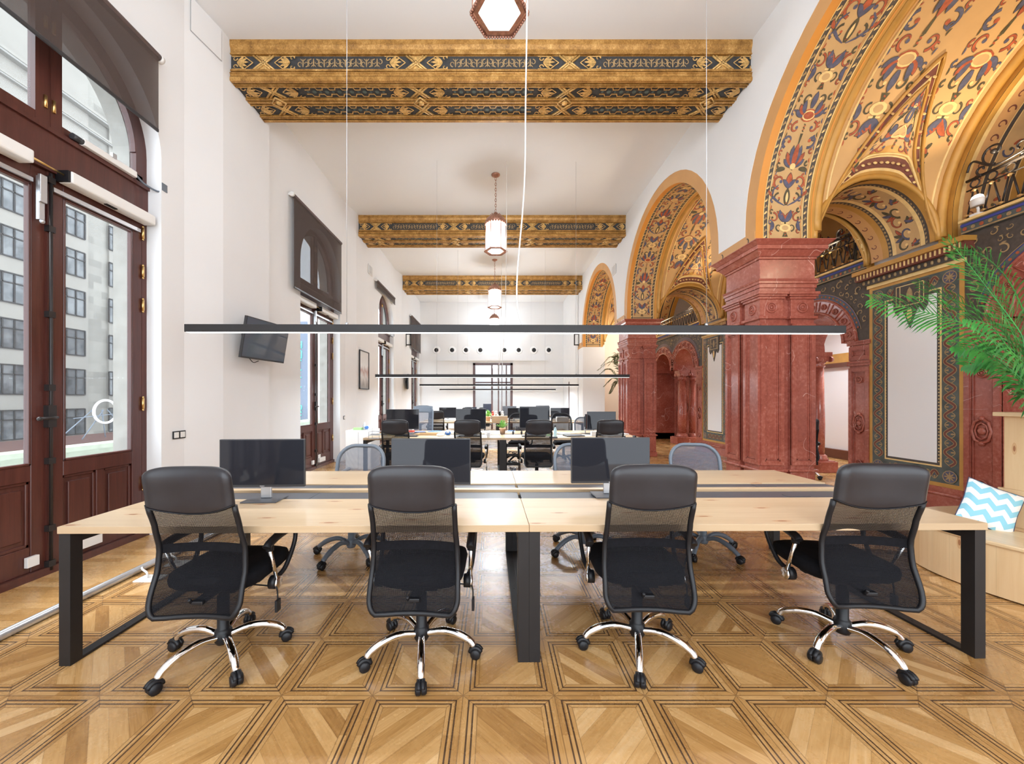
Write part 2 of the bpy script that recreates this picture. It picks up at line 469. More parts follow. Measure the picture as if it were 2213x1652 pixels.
# end wall with its door opening
ye = 18.4
mb = MB(); mb.box(-3.5, ye, 0, -.97, ye+.3, CEIL); mb.box(.93, ye, 0, 4.2, ye+.3, CEIL); mb.box(-.97, ye, 3.16, .93, ye+.3, CEIL)
mb.box(-2.7, ye-.12, 3.26, 2.6, ye, 3.34)
struct(mb.build('wall_end', M['wall']))
mb = MB(); mb.box(-3, 22, 0, 3, 22.1, 4); mb.box(-3.1, ye+.3, 0, -3, 22, 4); mb.box(3, ye+.3, 0, 3.1, 22, 4)
struct(mb.build('wall_far_office', M['wall']))
mb = MB(); mb.box(8.35, -3, 0, 8.5, 15.6, CEIL)
struct(mb.build('wall_outer_right', M['wall']))
mb = MB(); mb.box(4.15, 15.5, 0, 8.4, 15.6, CEIL); struct(mb.build('wall_aisle_end', M['beige']))
mb = MB(); mb.box(8.27, -3, 0, 8.35, 15.5, .22); struct(mb.build('baseboard_right', M['brownwood'], bevel=.01))
mb = MB(); mb.box(8.27, -3, 2.2, 8.35, 15.5, 2.30, 0); mb.box(8.29, -3, 2.30, 8.34, 15.5, 2.52, 1)
struct(mb.build('trim_1', [M['brownwood'], M['gold']]))

# arcade wall above the pillars
mb = MB(); pierced(mb, XR, XR+.75, -3, 14.70, 3.58, CEIL, [(y, 2.06, 3.68, 0) for y in ARC])
mb.box(XR, 14.36, 0, XR+.82, 15.2, 3.42); mb.box(XR, 15.15, 0, XR+.82, ye, CEIL); mb.box(XR, 14.70, 3.42, XR+.82, 15.2, CEIL); mb.box(XR+.02, 14.40, 3.42, XR+.73, 14.70, 3.58)
struct(mb.build('wall_right', M['wall']))

# ---- painting on curved surfaces: ribbons, leaves and scrolls laid on a map (u, v) -> point
class Paint:
    def __init__(s, mb, fn, sgn=1): s.mb = mb; s.fn = fn; s.sgn = sgn
    def P(s, u, v, off):
        e = 1e-3; p = s.fn(u, v); a = s.fn(u+e, v)-s.fn(u-e, v); b = s.fn(u, v+e)-s.fn(u, v-e)
        n = a.cross(b)
        if n.length > 1e-12: n.normalize()
        return p+n*(off*s.sgn)
    k_ = 0
    def rib(s, pts, w, mi, off=.003):
        s.k_ = (s.k_+1) % 29; off += s.k_*.00003
        k = len(pts); ws = w if isinstance(w, (list, tuple)) else [w]*k
        vs = []
        for i, (u, v) in enumerate(pts):
            a = pts[max(i-1, 0)]; b = pts[min(i+1, k-1)]; dx, dy = b[0]-a[0], b[1]-a[1]; L = sqrt(dx*dx+dy*dy) or 1
            nx, ny = -dy/L*ws[i]/2, dx/L*ws[i]/2
            vs += [s.P(u+nx, v+ny, off), s.P(u-nx, v-ny, off)]
        s.mb.add(vs, [(2*i, 2*i+1, 2*i+3, 2*i+2) for i in range(k-1)], mi)
    ol = None
    def leaf(s, u, v, ang, L, w, mi, off=.004, bend=0):
        if s.ol is not None and w > .018: o_ = s.ol; s.ol = None; s.leaf(u-.004*cos(ang), v-.004*sin(ang), ang, L+.012, w+.012, o_, off-.0012, bend*1.0); s.ol = o_
        n = 6; pts = []; ws = []
        x, y, a = u, v, ang
        for i in range(n+1):
            pts.append((x, y)); ws.append(w*sin(pi*min(1, (i/n)*.86+.10))**.8 if i < n else w*.08)
            x += cos(a)*L/n; y += sin(a)*L/n; a += bend/n
        s.rib(pts, ws, mi, off)
    def disc(s, u, v, r, mi, off=.004, ry=None, n=10):
        s.k_ = (s.k_+1) % 29; off += s.k_*.00003
        ry = ry or r
        vs = [s.P(u+r*cos(2*pi*j/n), v+ry*sin(2*pi*j/n), off) for j in range(n)]
        s.mb.add(vs, [tuple(range(n))], mi)
    def ring(s, u, v, r, w, mi, off=.004, ry=None, n=12):
        ry = ry or r
        s.rib([(u+r*cos(2*pi*j/n), v+ry*sin(2*pi*j/n)) for j in range(n+1)], w, mi, off)
    def curl(s, u, v, r, a0, turn, w, mi, off=.003, tip=None):
        if s.ol is not None: o_ = s.ol; s.ol = None; s.curl(u, v, r, a0, turn, w+.009, o_, off-.0012); s.ol = o_
        n = 14; pts = []; ws = []
        for i in range(n+1):
            t = i/n; rr = r*(1-.82*t); a = a0+turn*t
            pts.append((u+rr*cos(a), v+rr*sin(a))); ws.append(w*(1-.55*t))
        s.rib(pts, ws, mi, off)
        if tip is not None: s.disc(*pts[-1], w*.8, tip, off+.001)
# one unit of the painted candelabra, mirrored about u=uc; k picks the motif; h is its height along v
def motif(P, uc, v0, h, wd, k, c=(RU, SL, OL, LG), fl=1):
    def m2(f):
        for sg in (-1, 1): f(sg)
    U = lambda sg, a: uc+sg*a*wd
    V = lambda b: v0+fl*b*h
    A = lambda sg, a: (a if sg > 0 else pi-a)*fl if fl > 0 else -(a if sg > 0 else pi-a)
    k %= 4; P.ol = INK
    for q_ in (-1, 1):
        for j in range(3):
            vv = v0+fl*h*(.18+.33*j); uu = uc+q_*wd*(.43 if j != 1 else .46)
            P.curl(uu-q_*.05*wd, vv, .055*wd+.008, (pi/2)*q_, q_*4.6*fl, .014+.01*h, (c[0], c[1], c[2])[(j+k) % 3])
            P.leaf(uu, vv+fl*.05*h, pi/2*fl+q_*.5, .13*h, .030*wd, (c[1], c[2], c[0])[(j+k) % 3], bend=-q_*.8)
    for j in range(5): P.leaf(uc+(-1)**j*.02*wd, v0+fl*h*(.02+.04*j), pi/2*fl+(-1)**j*.9, .07*h, .03*wd, (c[2], c[0])[j % 2])
    w = .056*h; _l = P.leaf
    def lf(u, v, a, L, w_, mi, off=.004, bend=0): _l(u, v, a, L, w_*1.25, mi, off, bend)
    class Q_: pass
    Pq = Q_(); Pq.leaf, Pq.disc, Pq.rib, Pq.curl, Pq.ring = lf, P.disc, P.rib, P.curl, P.ring; P = Pq
    if k == 0:      # vase with handles
        P.disc(uc, V(.30), .13*wd*1.3, c[3], ry=.13*h); P.disc(uc, V(.30), .08*wd*1.2, CR, .005, ry=.08*h)
        P.rib([(uc-.12*wd, V(.46)), (uc+.12*wd, V(.46))], .04*h, c[3]); P.rib([(uc, V(.02)), (uc, V(.18))], [.16*wd, .05*wd], c[2]); P.rib([(uc, V(.40)), (uc, V(.5))], .05*wd, c[2])
        m2(lambda q: P.curl(U(q, .17), V(.33), .12*wd, -pi/2, q*4.4, w*.5, c[2]))
        m2(lambda q: P.leaf(uc, V(.50), A(q, 1.25), .42*h, .10*wd, c[0], bend=-q*.9*fl))
        m2(lambda q: P.leaf(uc, V(.50), A(q, .75), .40*h, .11*wd, c[1], bend=q*.9*fl))
        m2(lambda q: P.curl(U(q, .34), V(.62), .15*wd, pi/2, q*5, w*.8, c[0], tip=c[2]))
        m2(lambda q: P.leaf(U(q, .38), V(.50), A(q, -1.9), .3*h, .07*wd, c[1], bend=q*1.2))
    elif k == 1:    # lyre of two big scrolls
        m2(lambda q: P.curl(U(q, .26), V(.72), .20*wd, -pi/2, q*5.2, w*1.1, c[0], tip=c[1]))
        m2(lambda q: P.rib([(U(q, .04), V(0)), (U(q, .22), V(.10)), (U(q, .42), V(.28)), (U(q, .40), V(.48)), (U(q, .28), V(.60))], [w*.4, w, w*1.3, w, w*.6], c[1]))
        m2(lambda q: P.curl(U(q, .24), V(.22), .14*wd, pi/2, -q*5, w*.7, c[2], tip=c[0]))
        m2(lambda q: P.leaf(U(q, .42), V(.30), A(q, .5), .22*h, .06*wd, c[0], bend=q))
        P.leaf(uc, V(.02), pi/2*fl, .48*h, .12*wd, c[2]); P.leaf(uc, V(.1), pi/2*fl, .3*h, .06*wd, c[3], .006)
        P.leaf(uc, V(.52), pi/2*fl, .42*h, .13*wd, c[0]); m2(lambda q: P.leaf(uc, V(.52), A(q, 1.1), .3*h, .08*wd, c[1], bend=-q*.5))
    elif k == 2:    # fan of plumes
        for j, a in enumerate((.35, .75, 1.15)):
            m2(lambda q, a=a, j=j: P.leaf(uc, V(.12), A(q, a), (.36+.1*j)*h, .10*wd, c[(j+1) % 2], .004+.001*j, bend=q*.5*fl))
        P.leaf(uc, V(.1), pi/2*fl, .62*h, .11*wd, c[0], .007); P.disc(uc, V(.12), .08*wd, c[3], .008)
        m2(lambda q: P.curl(U(q, .30), V(.80), .17*wd, -pi*.6, q*5, w, c[1], tip=c[0]))
        m2(lambda q: P.leaf(U(q, .2), V(.05), A(q, .1), .28*h, .08*wd, c[2], bend=-q*.8))
        P.rib([(uc, V(.7)), (uc, V(.98))], [.03*wd, .07*wd], c[2])
    else:           # cartouche with wings
        P.disc(uc, V(.42), .20*wd, c[0], ry=.16*h); P.disc(uc, V(.42), .15*wd, CR, .005, ry=.11*h); P.ring(uc, V(.42), .15*wd, .03*wd, c[3], .006, ry=.11*h)
        for j in range(3): m2(lambda q, j=j: P.leaf(U(q, .14), V(.40+.04*j), A(q, .25+.4*j), .30*h, .08*wd, (c[1], c[0], c[1])[j], .005+.001*j, bend=q*.7*fl))
        m2(lambda q: P.curl(U(q, .22), V(.12), .14*wd, pi/2, -q*5, w*.9, c[0], tip=c[1]))
        m2(lambda q: P.curl(U(q, .16), V(.82), .13*wd, -pi/2, q*5, w*.8, c[2], tip=c[3]))
        P.leaf(uc, V(.60), pi/2*fl, .36*h, .10*wd, c[1])
    
def arc_pt(yc, r, s, zs=3.40, zc=3.68):
    h = zc-zs
    if s < h: return yc+r, zs+s
    if s < h+pi*r: t = (s-h)/r; return yc+r*cos(t), zc+r*sin(t)
    return yc-r, zc-(s-h-pi*r)
def arc_len(r, zs=3.40, zc=3.68): return 2*(zc-zs)+pi*r
def sballs(r, n, zs=3.40, zc=3.68):
    h = zc-zs; return [0, h]+[h+pi*r*i/n for i in range(1, n)]+[h+pi*r, 2*h+pi*r]

def soffit(yc, r, x0, x1, rich=True, ns=44):
    """painted underside of an arch as one mesh"""
    mb = MB(); L = arc_len(r)
    fn = lambda u, s: Vector((u, *arc_pt(yc, r, s)))
    wt = x1-x0
    cuts = [0, .13, .20, .80, .88, 1.0]; us = [x0+c*wt for c in cuts]; cols = [OR, INK, CR, INK, GO]
    mb.grid(fn, us, sballs(r, ns), mf=lambda i, j: cols[i])
    P = Paint(mb, fn, 1)
    if (P.P(x0, L/2, .01)-fn(x0, L/2)).z > 0: P.sgn = -1
    full = lin(0, L, 70)
    for c, w, col in ((.13, .008, LG), (.205, .010, LG), (.235, .005, OR), (.795, .010, LG), (.765, .005, OR), (.885, .014, LG), (.95, .02, OR)):
        P.rib([(x0+c*wt, s) for s in full], w, col, .003)
    n = int(L/.075)
    for i in range(n):
        s = (i+.5)*L/n
        for c in (.165, .84):
            P.leaf(x0+c*wt-.018, s-.022, .9, .05, .020, LG if i % 2 else GL, .004); P.leaf(x0+c*wt+.018, s-.006, 2.3, .035, .014, GL, .004)
    if rich:
        s = .10; k = 0; h_ = .40
        while s < L-.10-h_*.9:
            up = s < L/2
            motif(P, x0+.5*wt, s if up else s+h_, h_, .60*wt, k, fl=1 if up else -1); s += h_*1.0; k += 1
        for q in (0.07, L-.07): P.rib([(x0+.2*wt, q), (x0+.8*wt, q)], .02, INK, .004)
    return mb
def ring_front(mb, yc, ro, ri, x, mi, n=44):
    L = arc_len(1); So, Si = sballs(ro, n), sballs(ri, n)
    for i in range(len(So)-1):
        a, b, c, d = arc_pt(yc, ro, So[i]), arc_pt(yc, ro, So[i+1]), arc_pt(yc, ri, Si[i+1]), arc_pt(yc, ri, Si[i])
        mb.add([(x, *a), (x, *b), (x, *c), (x, *d)], [(0, 1, 2, 3)], mi)
tn = 2
for yc in ARC:
    mb = soffit(yc, 1.86, XR+.005, XR+.75)
    ring_front(mb, yc, 2.07, 1.86, XR+.005, OC); ring_front(mb, yc, 1.95, 1.86, XR+.75, GO)
    # band over the pillar tops
    struct(mb.build(f'trim_{tn}', PAINT)); tn += 1
mb = MB()
for k in range(0, 3):
    y = 4.84+BAY*k
    mb.box(XR-.004, y+.078, 3.38, XR+.74, y+.942, 3.585, OC)
    for q in (.22, .78):
        mb.tube([(XR-.008, y+q+.03*cos(a), 3.50+.04*sin(a)) for a in lin(pi*.5, pi*1.5, 7)], .006, 5, INK)
struct(mb.build(f'trim_{tn}', PAINT)); tn += 1

# ---- vaults of the side aisle, one per bay
VX0, VX1, ZS, ZC, RB = 4.10, 5.80, 3.40, 3.68, 1.90
XM, HW, ZA = (VX0+VX1)/2-.03, .80, 5.20
def zb(x): s_ = min(1, abs(x-XM)/HW); return 3.50+(ZA-3.50)*(1-s_**1.25)
def vault(yc):
    mb = MB()
    for sg in (1, -1):
        def bar(x, t, off=0):          # t: 0 crown .. 1 boundary
            z0 = zb(x); th1 = math.asin(max(-.2, min(1, (z0-ZC)/RB))); th = pi/2+(th1-pi/2)*t
            r = RB-off; return Vector((x, yc+sg*r*cos(th), ZC+r*sin(th)))
        xs = sorted(set(lin(VX0, VX1, 35)+[XM, XM-HW, XM+HW]))
        mb.grid(lambda x, t: bar(x, t), xs, lin(0, 1, 14), C2)
        # gold ribs at both edges of the field
        P = Paint(mb, lambda u, v: bar(u, v), 1)
        ctr = Vector((XM, yc, ZC-.5))
        def fix(P, u, v):
            a = P.fn(u, v); b = P.P(u, v, .05); P.sgn = 1 if (b-ctr).length < (a-ctr).length else -1
        fix(P, XM, .3)
        mb.tube([bar(VX0+.05, t, .01) for t in lin(0, 1, 22)], .055, 8, GO); mb.tube([bar(VX1-.05, t, .01) for t in lin(0, 1, 22)], .055, 8, GO)
        mb.tube([bar(VX0+.17, t, .0) for t in lin(0, 1, 22)], .016, 6, LG); mb.tube([bar(VX1-.17, t, .0) for t in lin(0, 1, 22)], .016, 6, LG)
        # painted vines in metric coordinates: u across, v down the curve
        q = lambda u, s: bar(u, 0) if s < 0 else Vector((u, yc+sg*(RB-.004)*sin(s/RB), ZC+(RB-.004)*cos(s/RB)))
        Pm = Paint(mb, q, 1); fix(Pm, XM, .5)
        for uc_, sc in ((VX0+.44, 1), (VX1-.44, 1)):
            s_ = .05
            for k in range(5):
                lim = RB*math.acos((zb(uc_)-ZC)/RB)
                if s_+.42 > lim: break
                motif(Pm, uc_, s_, .52, .60, k+1, c=(RU, SL, OL, LG)); s_ += .50
            for j in range(6): Pm.leaf(uc_+.03*(-1)**j, s_+.05*j, pi/2+.6*(-1)**j, .08, .03, (OL, RU)[j % 2])
        for k in range(1): motif(Pm, XM, .02+.36*k, .30, .40, k*2+1)
        # lunette between the small transverse arch and the vault
        def F(t): return Vector((XM-HW*cos(t), yc+sg*1.885, 3.47+.82*sin(t)))
        def Q(t):
            x = XM-HW*cos(t); z = zb(x); return Vector((x, yc+sg*sqrt(max(0, RB**2-(z-ZC)**2)), z))
        def Lf(t, w):
            a_, b_ = F(t), Q(t); D = (b_-a_).length
            if D < 1e-5: return a_
            lo, hi = min(.25, D*.42), min(.22, D*.42)
            d = w/.25*lo if w < .25 else (D-(1-w)/.26*hi if w > .74 else lo+(w-.25)/.49*(D-lo-hi))
            return a_+(b_-a_)*(d/D)
        ws = [0, .07, .10, .22, .25, .32, .50, .70, .74, .78, .91, .94, 1]
        cl = [GO, LG, MA, LG, GO, C2, C2, GO, LG, MA, LG, GO]
        mb.grid(Lf, lin(0, pi, 41), ws, mf=lambda i, j: cl[j])
        Pl = Paint(mb, Lf, 1); fix(Pl, pi/2, .5)
        mb.tube([F(t) for t in lin(0, pi, 30)], .036, 8, GO); mb.tube([Q(t)+Vector((0, -sg*.012, -.01)) for t in lin(0, pi, 61)], .018, 6, GO)
        mb.tube([Lf(t, .25) + Vector((0, -sg*.006, 0)) for t in lin(.25, pi-.25, 30)], .015, 6, LG)
        mb.tube([Lf(t, .72) + Vector((0, -sg*.006, 0)) for t in lin(.3, pi-.3, 41)], .018, 6, GO)
        for i in range(30):
            t = .22+(pi-.44)*i/29
            for w_ in (.16, .845):
                p = Pl.P(t, w_, .006); r = .013*(.7+sin(t))
                mb.sphere(p, r, 6, LG if i % 2 else CR, (1.3, .4, .8))
        qm = lambda u, v: Lf(pi/2+u/.75, .28+v/1.05)
        Pq = Paint(mb, qm, 1); fix(Pq, 0, .1); motif(Pq, 0, .0, .34, .50, 3); motif(Pq, 0, .30, .16, .2, 2)
        for e in (-1, 1):
            for j in range(5): Pq.leaf(e*(.22+.07*j), .03+.006*j, pi/2+e*.9*(-1)**j, .08, .032, (RU, OL, SL)[j % 3])
        # spandrel walls beside the small arch and under the springing
        x0s = (VX0, XM-HW), (XM+HW, VX1)
        for a, b in x0s:
            y = yc+sg*1.885; mb.add([(a, y, 3.3), (b, y, 3.3), (b, y, 3.75), (a, y, 3.75)], [(0, 1, 2, 3)], GO)
    return mb
# transverse arches over the pillars between vaults
def transverse(yf, depth=.86):
    mb = MB(); r = HW-.03; zc = 3.47
    fn = lambda d, s: Vector((XM+r*cos(pi-s/r), yf+d, zc+r*sin(s/r)))
    cuts = [0, .10, .16, .22, .58, .64, .70, .80, 1]; cols = [GO, INK, LG, CR, LG, INK, GO, OC]
    mb.grid(fn, [c*depth for c in cuts], lin(0, pi*r, 33), mf=lambda i, j: cols[i])
    P = Paint(mb, fn, 1)
    if (P.P(.3, pi*r/2, .05)-fn(.3, pi*r/2)).z > 0: P.sgn = -1
    L = pi*r; n = 44
    for i in range(n):
        s = (i+.5)*L/n; P.leaf(.13*depth, s-.015, 1.2, .035, .018, GL); P.disc(.67*depth, s, .017, GL)
    P.ol = INK
    for i in range(15):
        s = (i+.5)*L/15; sg = (-1)**i
        P.curl(.40*depth+.03*sg, s, .095, -pi/2*sg, sg*5, .024, (RU, SL, OL)[i % 3], tip=LG)
        for j in range(3): P.leaf(.40*depth-.05*sg, s+.02*j, (pi if sg > 0 else 0)+.7*(j-1), .10, .035, (SL, RU, OL)[(i+j) % 3], bend=sg*.8)
    P.ol = None
    for i in range(16):
        s = (i+.5)*L/16; P.curl(.9*depth, s, .045, 0, 5, .014, MA)
    return mb
for i, yc in enumerate(ARC):
    struct(vault(yc).build('ceiling_vault', PAINT))
    yf = yc+1.87
    if i < 3:
        struct(transverse(yf).build(f'trim_{tn}', PAINT)); tn += 1

# ---- aisle wall at X=5.8: piers with painted frames, wide arches with balconies, red marble arcades below
XA = 5.80
mb = MB()
for k in range(-1, 3):
    y = 4.72+BAY*k; mb.box(XA, y, 0, XA+.85, y+1.19, 3.40)
pierced(mb, XA+.02, XA+.80, -3, 14.6, 3.40, CEIL-.03, [(y, 1.84, 3.68, 0) for y in ARC])
struct(mb.build('wall_aisle', M['white']))
for i, yc in enumerate(ARC):
    mb = MB(); fn = lambda u, s: Vector((u, *arc_pt(yc, 1.80, s)))
    us = [XA+.0, XA+.07, XA+.12, XA+.30, XA+.36, XA+.62, XA+.68, XA+.82]; cols = [GO, LG, OC, INK, CR, INK, GO]
    L = arc_len(1.8)
    mb.grid(fn, us, sballs(1.8, 40), mf=lambda a, b: cols[a]); ring_front(mb, yc, 1.93, 1.80, XA-.005, GO)
    P = Paint(mb, fn, 1)
    if (P.P(6, L/2, .05)-fn(6, L/2)).z > 0: P.sgn = -1
    for j in range(44):
        s = (j+.5)*L/44; P.curl(XA+.21, s, .055, 0, 5.2, .018, MA)
    for j in range(20):
        s = (j+.5)*L/20; P.curl(XA+.49, s, .085, pi*j, 5, .025, (RU, SL)[j % 2], tip=OL); P.leaf(XA+.49, s+.06, .6, .1, .04, (OL, RU)[j % 2])
    for c in (.07, .30, .36, .62, .68): P.rib([(XA+c, s) for s in lin(0, L, 60)], .012, LG, .004)
    struct(mb.build(f'trim_{tn}', PAINT)); tn += 1

# painted frame and white field on every pier, with its cornice
def pier_front(y0):
    mb = MB(); w = 1.19; zb_, zt_ = .30, 3.12; X = XA-.004
    fn = lambda u, v: Vector((XA-.0138, y0+u, v))
    q = lambda u0, v0, u1, v1, mi, d=0: mb.box(X-.008-d, y0+u0, v0, X+.02, y0+u1, v1, mi)
    q(0, zb_, w, zt_, GO); q(.05, zb_+.05, w-.05, zt_-.04, TG, .0015); q(.235, zb_+.25, w-.235, zt_-.24, LG, .004); q(.255, zb_+.27, w-.255, zt_-.26, INK, .006)
    q(.285, zb_+.30, w-.285, zt_-.30, WH, .009)
    # hanging ornament breaking into the white field
    mb.prism([(y0+.38, 3.05), (y0+.81, 3.05), (y0+.81, 2.70), (y0+.76, 2.62), (y0+.70, 2.70), (y0+.655, 2.60), (y0+.595, 2.42), (y0+.535, 2.60), (y0+.49, 2.70), (y0+.43, 2.62), (y0+.38, 2.70)], X-.035, X, 'x', INK)
    P = Paint(mb, fn, -1)
    if (P.P(.5, 1, .01)-fn(.5, 1)).x > 0: P.sgn *= -1
    P2 = Paint(mb, lambda u, v: Vector((XA-.037, y0+u, v)), P.sgn)
    for (a, b) in ((.42, .77), (.47, .72)): P2.rib([(a, 3.02), (a, 2.74), (b, 2.74), (b, 3.02), (a, 3.02)], .012, LG)
    P2.leaf(.595, 2.78, pi/2, .2, .08, GL); [P2.curl(.595+e*.08, 2.86, .06, -pi/2, e*5, .018, GL) for e in (-1, 1)]
    P2.leaf(.595, 2.70, -pi/2, .20, .07, LG)
    # guilloche of the dark border: two interlaced waves
    def wave(u0, v0, u1, v1, n, amp):
        L = sqrt((u1-u0)**2+(v1-v0)**2); dx, dy = (u1-u0)/L, (v1-v0)/L
        for ph, c, wd in ((pi, GL, .010), (0, GL, .040), (0, MA, .024)):
            pts = [(u0+dx*L*t-dy*amp*sin(2*pi*n*t+ph), v0+dy*L*t+dx*amp*sin(2*pi*n*t+ph)) for t in lin(0, 1, n*14+1)]
            P.rib(pts, wd, c, .004 if c == GL else .006)
        for i in range(2*n):
            t = (i+.5)/(2*n); s_ = (-1)**i; a = atan2(dy, dx)+s_*pi/2
            P.leaf(u0+dx*L*t+dy*amp*s_*.9, v0+dy*L*t-dx*amp*s_*.9, a, amp*.9, .022, GL, .003); P.disc(u0+dx*L*t, v0+dy*L*t, .011, SL, .007)
    m_ = .143
    wave(m_, zb_+.28, m_, zt_-.22, 10, .056); wave(w-m_, zb_+.28, w-m_, zt_-.22, 10, .056)
    wave(m_+.13, zb_+m_+.005, w-m_-.13, zb_+m_+.005, 4, .052); wave(m_+.13, zt_-m_, w-m_-.13, zt_-m_, 4, .052)
    for a in (m_, w-m_):
        for b in (zb_+m_, zt_-m_):
            P.disc(a, b, .075, SL, .006); P.ring(a, b, .077, .010, GL, .007)
            for j in range(8): P.leaf(a, b, j*pi/4, .065, .018, GL, .008)
    for b in lin(zb_+.32, zt_-.32, 52):
        for a in (.247+.012, w-.247-.012): P.disc(a, b, .008, LG, .010)
    # cornice with dentils
    mb.box(X-.03, y0-.02, 3.12, X+.02, y0+w+.02, 3.17, LG); mb.box(X-.07, y0-.05, 3.17, X+.02, y0+w+.05, 3.25, INK); mb.box(X-.13, y0-.10, 3.25, X+.02, y0+w+.10, 3.34, MA); mb.box(X-.17, y0-.12, 3.34, X+.02, y0+w+.12, 3.40, GO)
    for b in lin(-.06, w+.06, 26): mb.box(X-.142, y0+b-.007, 3.27, X-.12, y0+b+.007, 3.335, LG)
    for b in lin(-.02, w+.02, 17): mb.sphere((X-.075, y0+b, 3.21), .024, 6, GL, (.6, .8, 1.2))
    return mb
for k in range(-1, 3):
    struct(pier_front(4.72+BAY*k).build(f'trim_{tn}', PAINT)); tn += 1
mb = MB()
for k in range(-1, 3):
    y0 = 4.72+BAY*k; mb.box(XA-.05, y0, 0, XA, y0+1.19, .20); mb.box(XA-.03, y0, .20, XA, y0+1.19, .30); mb.tube([(XA-.04, y0, .21), (XA-.04, y0+1.19, .21)], .025, 8)
struct(mb.build(f'trim_{tn}', M['marble'])); tn += 1
# ---------------------------------------------------------------- red marble pillars
def panel_face(mb, o, ux, w, z0, z1, d=.02, nrm=(0, -1, 0), m=0):
    """raised frame around a sunk panel; o: corner, ux: unit direction across, nrm: outward"""
    o = Vector(o); ux = Vector(ux); n = Vector(nrm); b = w*.17
    def slab_(a0, a1, c0, c1, t0, t1):
        pts = [o+ux*a+Vector((0, 0, c))+n*t for t in (t0, t1) for a, c in ((a0, c0), (a1, c0), (a1, c1), (a0, c1))]
        mb.add(pts, [(0, 1, 2, 3), (4, 7, 6, 5), (0, 4, 5, 1), (1, 5, 6, 2), (2, 6, 7, 3), (3, 7, 4, 0)], m)
    slab_(0, b, z0, z1, -.01, d); slab_(w-b, w, z0, z1, -.01, d); slab_(b, w-b, z0, z0+b, -.01, d); slab_(b, w-b, z1-b, z1, -.01, d)
    for e, t in ((b, d*.75), (b*1.35, d*.45)):
        slab_(e, e+.012, z0+e, z1-e, -.01, t); slab_(w-e-.012, w-e, z0+e, z1-e, -.01, t); slab_(e, w-e, z0+e, z0+e+.012, -.01, t); slab_(e, w-e, z1-e-.012, z1-e, -.01, t)
def roundel(mb, p, n, r=.055):
    p = Vector(p); n = Vector(n); a = Vector((0, 0, 1)); b = n.cross(a)
    def ringp(rr, h): return [p+a*(rr*cos(q))+b*(rr*sin(q))+n*h for q in [2*pi*i/16 for i in range(16)]]
    mb.tube(ringp(r, .004), .010, 6, closed=True); mb.tube(ringp(r*.55, .004), .006, 6, closed=True)
    mb.sphere(p, r*.30, 8)
def pillar(y0, label):
    w = .68; x0 = 3.36; H = 3.40
    t = thing('marble_pillar', label, 'pillar', (x0+w/2, y0+w/2, 0), 0, 'marble pillars between the painted arches')
    core = MB(); core.box(x0+.05, y0+.05, 0, x0+w-.05, y0+w-.05, 3.0)
    pw = .29
    for a in (0, w-pw):
        for c in (0, w-pw): core.box(x0+a, y0+c, 0, x0+a+pw, y0+c+pw, 2.92)
    for (o, ux, n) in (((x0, y0, 0), (1, 0, 0), (0, -1, 0)), ((x0, y0, 0), (0, 1, 0), (-1, 0, 0)), ((x0+w, y0, 0), (0, 1, 0), (1, 0, 0)), ((x0, y0+w, 0), (1, 0, 0), (0, 1, 0))):
        O = Vector(o); U = Vector(ux); N = Vector(n)
        for a in (.0, w-pw):
            q = O+U*a
            panel_face(core, q, U, pw, .60, 2.38, .026, N)
            roundel(core, q+U*(pw/2)+Vector((0, 0, 2.585)), N, .062)
    core.build('shaft', M['marble'], t, world=True)
    b = MB()
    for a in (0, w-pw):
        for c in (0, w-pw):
            b.box(x0+a-.03, y0+c-.03, 0, x0+a+pw+.03, y0+c+pw+.03, .12); b.box(x0+a-.012, y0+c-.012, .12, x0+a+pw+.012, y0+c+pw+.012, .515)
            b.box(x0+a-.04, y0+c-.04, .515, x0+a+pw+.04, y0+c+pw+.04, .55)
    b.build('base', M['marble'], t, world=True, bevel=.012)
    c = MB()
    def st(z0, z1, e0, e1=None):
        e1 = e0 if e1 is None else e1
        A = [(x0-e0, y0-e0), (x0+w+e0, y0-e0), (x0+w+e0, y0+w+e0), (x0-e0, y0+w+e0)]; B = [(x0-e1, y0-e1), (x0+w+e1, y0-e1), (x0+w+e1, y0+w+e1), (x0-e1, y0+w+e1)]
        c.add([(*p, z0) for p in A]+[(*p, z1) for p in B], [(0, 3, 2, 1), (4, 5, 6, 7), (0, 1, 5, 4), (1, 2, 6, 5), (2, 3, 7, 6), (3, 0, 4, 7)])
    for a in (0, w-pw):
        for d in (0, w-pw):
            for z0, z1, e in ((2.44, 2.475, .03), (2.69, 2.72, .02), (2.72, 2.745, .035), (2.745, 2.78, .048)):
                c.box(x0+a-e, y0+d-e, z0, x0+a+pw+e, y0+d+pw+e, z1)
    st(2.78, 2.83, .012); st(2.83, 2.88, .022); st(2.88, 2.915, .034); st(2.915, 2.94, .034, .045); st(2.94, 3.19, .008); st(3.19, 3.22, .022); st(3.22, 3.29, .03, .085); st(3.29, 3.34, .10); st(3.34, 3.385, .10, .145); st(3.385, 3.40, .15)
    c.build('capital', M['marble'], t, world=True, bevel=.004, seg=1)
    return t
pillar(4.84, 'nearest red marble pillar with panelled faces between the two largest painted arches')
pillar(4.84+BAY, 'red marble pillar further back beside the hanging potted palm')

